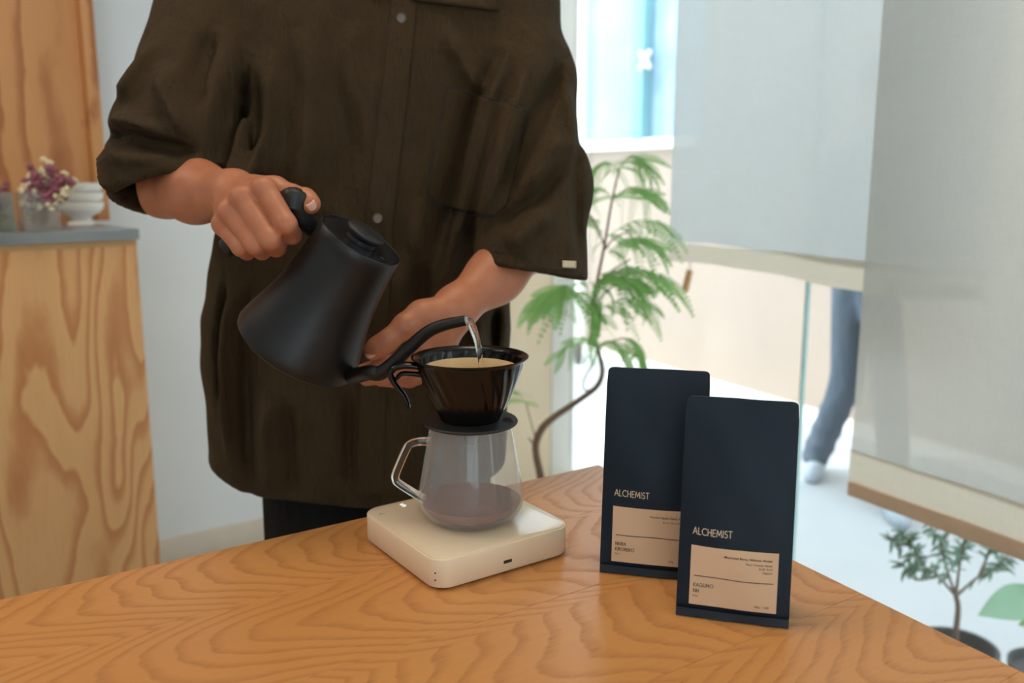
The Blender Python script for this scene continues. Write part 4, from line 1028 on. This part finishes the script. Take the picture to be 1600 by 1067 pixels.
def wtorso(G):
    d = ell(G, hip+Vector((0, -.02, .32)), (.17, .16, .36)); 
    for s_ in (-1, 1):
        sh = hip+Vector((.16*s_, .05*s_, .52)); d = smin(d, chain(G, [(sh, .055), (sh+Vector((.03*s_, -.08*s_, -.28)), .047), (sh+Vector((.0*s_, -.20*s_, -.33)), .038)], .03), .03)
    return d
link('jacket', npmesh([sdfpart(wtorso, (1.1, 3.3, ZG+.7), (1.85, 4.15, ZG+1.6), .014, 2)]), M['coat'], wk)
def whead(G):
    hc = hip+Vector((0, -.04, .80)); d = ell(G, hc, (.078, .096, .115)); d = smin(d, ell(G, hip+Vector((0, -.02, .30)), (.14, .10, .33)), .03)
    for s_ in (-1, 1):
        sh = hip+Vector((.16*s_, .05*s_, .52)); d = smin(d, chain(G, [(sh-Vector((.06*s_, 0, 0)), .045), (sh, .043), (sh+Vector((.03*s_, -.08*s_, -.28)), .037), (sh+Vector((.0*s_, -.22*s_, -.36)), .027)], .02), .03); d = smin(d, cone(G, hc-Vector((0, -.02, .2)), hc, .05, .05), .03)
    d = smin(d, ell(G, hc+Vector((0, -.10, -.01)), (.014, .018, .026)), .02)
    for s_ in (-1, 1):
        d = smin(d, ell(G, hc+Vector((.08*s_, 0, 0)), (.01, .02, .03)), .01)
        sh = hip+Vector((.16*s_, .05*s_, .52)); hd_ = sh+Vector((.0*s_, -.22*s_, -.36)); d = smin(d, cone(G, hd_, hd_+Vector((0, 0, -.05)), .026, .032), .01)
        for q in range(5): d = smin(d, cone(G, hd_+Vector((0, -.03+.016*q, -.07)), hd_+Vector((0, -.034+.018*q, -.13+.01*abs(q-2))), .009, .007), .004)
    return d
link('body', npmesh([sdfpart(whead, (1.1, 3.3, ZG+.7), (1.85, 4.15, ZG+1.85), .010, 1)]), M['skin'], wk)
def whair(G):
    hc = hip+Vector((0, -.04, .80)); d = ell(G, hc+Vector((0, .015, .025)), (.088, .102, .112)); return smax(d, -((G[2]-hc.z)+(G[1]-hc.y)*.9+.01), .01)
link('hair', npmesh([sdfpart(whair, (1.3, 3.5, ZG+1.5), (1.65, 3.95, ZG+1.85), .009, 1)]), M['hair'], wk)
for c in (ft1, ft2): link('shoe', shoe_me(c, R(-100) if c is ft2 else R(-115)), M['shoe'], wk)

# ================================================================== BLINDS
NB = 1.835
def wl(px, d=NB): # parameter along the window line and the point for a pixel column at horizon
    r = ray(px, 450); t = d/(r.x*NW.x+r.y*NW.y); return Vector((0, 0, CAMZ))+r*t
def blind(pl_, wdt, zb, d, lab, mat, hemh, wave, barz, grp, seed):
    """pl_: left lower corner; cloth hangs from the ceiling, its width runs along WD"""
    root = tag(empty('roller_blind', Vector((pl_.x, pl_.y, 0))+WD*wdt/2+Vector((0, 0, zb))), lab, 'blind')
    def off(a, z): return wave*(math.sin(a*9+seed)*.5+math.sin(a*23+seed*2)*.25)*min(1, (2.45-z))*1.0
    def sheet(z0, z1, o0, nu, nv, a0=0, a1=wdt, th_=.0008):
        v = []; f = []
        for s_ in (0, 1):
            for j in range(nv+1):
                for i in range(nu+1):
                    a = a0+(a1-a0)*i/nu; z = z0+(z1-z0)*j/nv; p = Vector((pl_.x, pl_.y, 0))+WD*a-NW*(off(a, z)+o0+s_*th_)
                    v.append(Vector((p.x, p.y, z + (wave*.35*math.sin(a*6+seed) if j < nv else 0))))
        n = (nu+1)*(nv+1); g = lambda i, j: j*(nu+1)+i
        for j in range(nv):
            for i in range(nu): f.append((g(i, j), g(i, j+1), g(i+1, j+1), g(i+1, j)))
        return mesh(v[:n], f, True)
    hh = .0 if hemh == 0 else hemh
    link('cloth', sheet(zb+max(0, hh-.006), 2.36, 0, 60, 40), mat, root)
    if hh: tag(link('hem', sheet(zb, zb+hh, .0025, 60, 3), M['hem'], root), 'darker double-layer linen hem')
    link('roller', tube([Vector((pl_.x, pl_.y, 2.38))+WD*.0, Vector((pl_.x, pl_.y, 2.38))+WD*wdt], .028, 20, 0), M['metal'], root)
    return root, off
pA = wl(1050, NB-.10); pA.z = 0
zA = 1.14-.0957*pA.y
rA, offA = blind(pA, .98, zA, NB, 'far pale linen roller blind pulled halfway down, left of the nearer blind', M['linen2'], .062, .03, True, None, .6)
bp = pA+WD*.76; link('bottom_bar', box(Vector((bp.x, bp.y, zA+.018))-NW*.004+WD*.11, .008, .22, .028, NA, .002), M['bar'], rA)
pB = wl(1349, NB-.22); pB.z = 0
zB = 1.14-.350*pB.y
rB, offB = blind(pB, 1.7, zB, NB, 'nearer coarse linen roller blind hanging low at the right edge', M['linen'], .075, .006, True, None, 2.0)
# wooden batten along the lower edge
link('bottom_bar', box(Vector((pB.x, pB.y, zB-.016))+WD*.85, .014, 1.7, .034, NA, .003), M['bar'], rB)
# pull toggle below the far blind
tg = at(1078, 422, pA.y+.02); tgd = at(1070, 455, pA.y+.02)
tt = tag(empty('blind_pull', tg), 'small wooden rod hanging below the far linen blind', 'blind pull')
link('rod', tube([tg, tgd], [.010, .011], 12, 0), M['bamboo'], tt)
link('cord', tube([tg+Vector((.004, .004, .22)), tg+Vector((.002, .002, .1)), tg], .0015, 6, 4), M['stem'], tt)

# ================================================================== PLANTS
def pinna_mesh(seed, L=.1, n=13, lw=.0135, droop=.25):
    """feather-like leaflet spray along +x; drooping in -z"""
    rnd = random.Random(seed); v = []; f = []
    def sp(t): return Vector((L*t*(1-.12*t), 0, -L*droop*t*t))
    for i in range(n):
        t0 = i/n; t1 = (i+1)/n; a = sp(t0); b = sp(t1); k = len(v); r = .0006
        v += [a+Vector((0, r, 0)), a-Vector((0, r, 0)), b-Vector((0, r, 0)), b+Vector((0, r, 0))]; f.append((k, k+1, k+2, k+3))
        for s_ in (-1, 1):
            ll = lw*math.sin(math.pi*(.16+.80*t0))*rnd.uniform(.9, 1.08); bx = sp(t0+.5/n); w2 = L/n*.52; k = len(v)
            tip = bx+Vector((ll*.45, s_*ll, -ll*.12-.001))
            m_ = bx.lerp(tip, .5)
            v += [bx, m_+Vector((w2, -s_*w2*.3, .0004)), tip, m_+Vector((-w2*.8, s_*w2*.3, .0004))]; f.append((k, k+1, k+2, k+3) if s_ > 0 else (k+3, k+2, k+1, k))
    me = mesh(v, f, True); me.materials.append(M['leaf']); return me
PIN = [pinna_mesh(i, L=.105, droop=d) for i, d in enumerate((.25, .5, .8))]
PDE = 2.25
pb = at(846, 760, PDE); 
plant = tag(empty('potted_tree', (pb.x, pb.y, 0)), 'slender potted indoor tree with feathery compound leaves behind the table corner', 'plant')
pc_ = Vector((pb.x, pb.y, 0))
link('pot', lathe([(0, 0), (.11, 0), (.115, .01), (.140, .27), (.142, .29), (.130, .29), (.128, .25), (0, .25)], 40, Matrix.Translation(pc_)), M['potw'], plant)
link('soil', lathe([(0, .245), (.1275, .245), (.1275, .262), (.05, .268), (0, .27)], 30, Matrix.Translation(pc_)), M['soil'], plant)
q = lambda x, y, o=0: at(x, y, PDE+o)
tr_ = [Vector((pb.x, pb.y, .25)), q(846, 755), q(838, 712), q(838, 690), q(848, 668), q(868, 650), q(905, 625), q(933, 603), q(941, 580), q(936, 552), q(928, 525), q(925, 480), q(935, 430), q(945, 380), q(955, 320), q(968, 262)]
link('trunk', tube(tr_, [.012, .0105, .0095, .0095, .0095, .0085, .0075, .007, .0062, .0056, .005, .0045, .004, .0035, .003, .0022], 10, 5), M['bark'], plant)
brs = [([(937, 602), (915, 610), (912, 595), (925, 570)], .003), ([(932, 545), (950, 535), (975, 528)], .003), ([(838, 700), (826, 684)], .0025), ([(926, 490), (905, 465), (880, 448)], .003), ([(935, 440), (960, 420), (985, 405)], .003),
       ([(945, 390), (960, 372), (985, 360)], .0026), ([(945, 385), (930, 350), (915, 330)], .0026), ([(958, 310), (975, 300)], .002), ([(925, 500), (935, 470), (960, 445)], .003), ([(838, 690), (830, 660), (822, 630)], .002)]
for pts, r in brs: link('branch', tube([q(*p) for p in pts], [r]+[r*.7]*(len(pts)-1), 8, 5), M['bark'], plant)
rnd = random.Random(11)
def cleaf(bx_, by_, tx, ty, npair, L, dz=0, drp=1, seed=0):
    """compound leaf: rachis from base pixel to tip pixel, paired pinnae hanging from it"""
    rr = random.Random(seed); a = q(bx_, by_, dz); b = q(tx, ty, dz+rr.uniform(-.06, .06)); mid = a.lerp(b, .5)+Vector((0, 0, .018))
    pts = [Vector(p) for p in catmull([a, mid, b], 8)]
    link('rachis', tube(pts, .0012, 5, 0), M['leaf'], plant)
    for i in range(npair):
        t = .12+.88*i/(npair-1) if npair > 1 else 1; k = min(len(pts)-2, int(t*(len(pts)-1))); p = pts[k]; d = (pts[k+1]-pts[max(k-1, 0)]).normalized()
        sd_ = d.cross(Vector((0, 0, 1))).normalized()
        for s_ in (-1, 1):
            ang = R(rr.uniform(44, 78))*(1-.45*t); dirv = (d*math.cos(ang)+sd_*s_*math.sin(ang)+Vector((0, 0, -.30*drp+rr.uniform(-.2, .15)))).normalized()
            o = bpy.data.objects.new('leaf', PIN[rr.randrange(3)]); COL.objects.link(o); o.parent = plant
            up = Vector((rr.uniform(-.3, .3), -.75, .75)); x = dirv; y = up.cross(x).normalized(); z = x.cross(y)
            sc = 1.12*L/.105*rr.uniform(.85, 1.1)*(1-.15*abs(t-.5))
            mt = Matrix(((x.x, y.x, z.x, 0), (x.y, y.y, z.y, 0), (x.z, y.z, z.z, 0), (0, 0, 0, 1)))
            o.matrix_parent_inverse = wm(plant).inverted(); o.matrix_basis = Matrix.Translation(p) @ mt @ Matrix.Scale(sc, 4)
LV = [(968, 264, 1000, 248, 4, .095, .0, 1), (966, 266, 930, 262, 3, .08, .05, 1), (958, 308, 1015, 300, 4, .10, -.04, 1), (956, 310, 925, 300, 3, .08, .03, 1), (948, 370, 1030, 345, 5, .10, .02, 1), (945, 385, 915, 330, 3, .085, .05, 1),
      (950, 395, 1010, 375, 4, .10, -.05, 1), (935, 430, 1035, 430, 6, .115, -.03, 1), (932, 450, 985, 440, 5, .12, .04, 1), (928, 480, 940, 440, 4, .11, -.05, 1), (926, 490, 1010, 470, 4, .10, .05, 1), (905, 462, 850, 458, 5, .115, .0, 1.5), (900, 462, 875, 452, 4, .11, -.07, 1.5),
      (928, 500, 905, 420, 3, .09, .0, .6), (975, 528, 1005, 560, 4, .085, .0, .6), (940, 535, 975, 555, 3, .09, -.04, .8), (928, 530, 880, 548, 2, .07, .05, .5), (940, 470, 930, 520, 3, .09, -.06, 1.2), (822, 630, 790, 612, 3, .07, .1, .6)]
for i, a in enumerate(LV): cleaf(*a[:4], a[4]+2, *a[5:], seed=i*7+1)

def blade(L, W_, n=6, fold=.25, curve=.2):
    v = []; f = []
    for i in range(n+1):
        t = i/n; w_ = W_*math.sin(math.pi*min(1, .06+.94*t)**.85)*.5; z = -L*curve*t*t
        v += [Vector((L*t, -w_, z+w_*fold)), Vector((L*t, 0, z)), Vector((L*t, w_, z+w_*fold))]
    for i in range(n):
        a = 3*i; f += [(a, a+1, a+4, a+3), (a+1, a+2, a+5, a+4)]
    return mesh(v, f, True)
# olive sapling outside
OD = 2.10
op = onz(1500, 1000, .03); ORIM = .035
oc_ = at(1494, 1010, 2.06); 
oc_.y = 2.06; ol = tag(empty('olive_sapling', (oc_.x, oc_.y, ZG)), 'small olive sapling with forked stem in a dark round pot outside the window', 'plant')
link('pot', lathe([(0, 0), (.075, 0), (.08, .01), (.092, .165), (.098, .17), (.098, .19), (.088, .19), (.084, .155), (0, .155)], 36, Matrix.Translation((oc_.x, oc_.y, ZG))), M['pot'], ol)
link('soil', lathe([(0, .15), (.0835, .15), (.0835, .162), (0, .17)], 24, Matrix.Translation((oc_.x, oc_.y, ZG))), M['soil'], ol)
od = oc_.y; g = lambda x, y, o=0: at(x, y, od+o)
link('trunk', tube([Vector((oc_.x, oc_.y, ZG+.155)), g(1494, 985), g(1497, 950), g(1493, 928)], [.0085, .0075, .0065, .006], 10, 5), M['bark'], ol)
obr = [[(1493, 930), (1465, 900), (1440, 880), (1425, 850), (1405, 830)], [(1493, 930), (1480, 890), (1470, 850), (1450, 815)], [(1495, 930), (1530, 900), (1560, 885), (1580, 860)], [(1494, 925), (1500, 880), (1505, 850), (1520, 815)], [(1465, 900), (1430, 905), (1410, 880)], [(1530, 900), (1545, 865), (1560, 840), (1590, 830)], [(1470, 850), (1490, 820), (1500, 800)], [(1425, 850), (1400, 850), (1385, 830)]]
OB = blade(.034, .0085); OB.materials.append(M['olive']); rnd = random.Random(4); nl = 0
for b in obr:
    zz = rnd.uniform(-.06, .06); pts = [g(x, y, zz*i/len(b)) for i, (x, y) in enumerate(b)]
    link('branch', tube(pts, [.0042]+[.0026]*(len(b)-2)+[.0012], 7, 5), M['bark'], ol)
    cp = [Vector(p) for p in catmull(pts, 7)]
    for i in range(5, len(cp)):
        for s_ in range(3 if i > 8 else 1):
            if nl > 290: break
            nl += 1
            d = Vector((rnd.gauss(0, 1), rnd.gauss(0, 1), rnd.gauss(.2, .8))).normalized(); up = Vector((rnd.uniform(-.5, .5), -.6, .7)); y = up.cross(d).normalized(); z = d.cross(y)
            o = bpy.data.objects.new('leaf', OB); COL.objects.link(o); o.parent = ol; o.matrix_parent_inverse = wm(ol).inverted()
            o.matrix_basis = Matrix.Translation(cp[i]) @ Matrix(((d.x, y.x, z.x, 0), (d.y, y.y, z.y, 0), (d.z, y.z, z.z, 0), (0, 0, 0, 1))) @ Matrix.Scale(rnd.uniform(.75, 1.25), 4)
# broad-leaved plant at the right edge
bc = at(1640, 1030, 2.0)
bl_ = tag(empty('broadleaf_plant', (bc.x, bc.y, ZG)), 'broad-leaved plant with large pale green leaves at the right edge outside', 'plant')
link('pot', lathe([(0, 0), (.07, 0), (.09, .17), (.082, .17), (.078, .15), (0, .15)], 30, Matrix.Translation((bc.x, bc.y, ZG))), M['pot'], bl_)
g2 = lambda x, y, o=0: at(x, y, bc.y+o)
link('stem', tube([Vector((bc.x, bc.y, ZG+.15)), g2(1645, 1000), g2(1632, 960), g2(1628, 925)], [.007, .006, .005, .004], 8, 5), M['bark'], bl_)
for (x0, y0, x1, y1, L, W_, mm) in ((1628, 930, 1520, 960, .172, .088, 'broad'), (1630, 930, 1690, 900, .14, .07, 'broad'), (1634, 970, 1582, 975, .09, .045, 'leaf'), (1630, 925, 1660, 850, .12, .06, 'broad'), (1640, 985, 1700, 980, .12, .06, 'broad')):
    a = g2(x0, y0); b = g2(x1, y1, -.05); d = (b-a).normalized(); up = Vector((.1, -.62, .75)); y = up.cross(d).normalized(); z = d.cross(y); me = blade(L, W_, 10, .18, .12)
    mt = Matrix.Translation(a) @ Matrix(((d.x, y.x, z.x, 0), (d.y, y.y, z.y, 0), (d.z, y.z, z.z, 0), (0, 0, 0, 1))); me.transform(mt)
    link('leaf', me, M[mm], bl_)

# ceiling lamps (the rooms own)
for i, (x, y, s_) in enumerate(((-.1, 1.0, .5), (-1.5, 1.0, .5), (-.3, -.6, .7))):
    lp = tag(empty('ceiling_lamp', (x, y, 2.45)), ['square ceiling lamp above the table', 'square ceiling lamp above the cabinet', 'larger square ceiling lamp behind the viewer'][i], 'lamp')
    link('frame', box((x, y, 2.434), s_+.04, s_+.04, .030, 0, .003), M['frame'], lp)
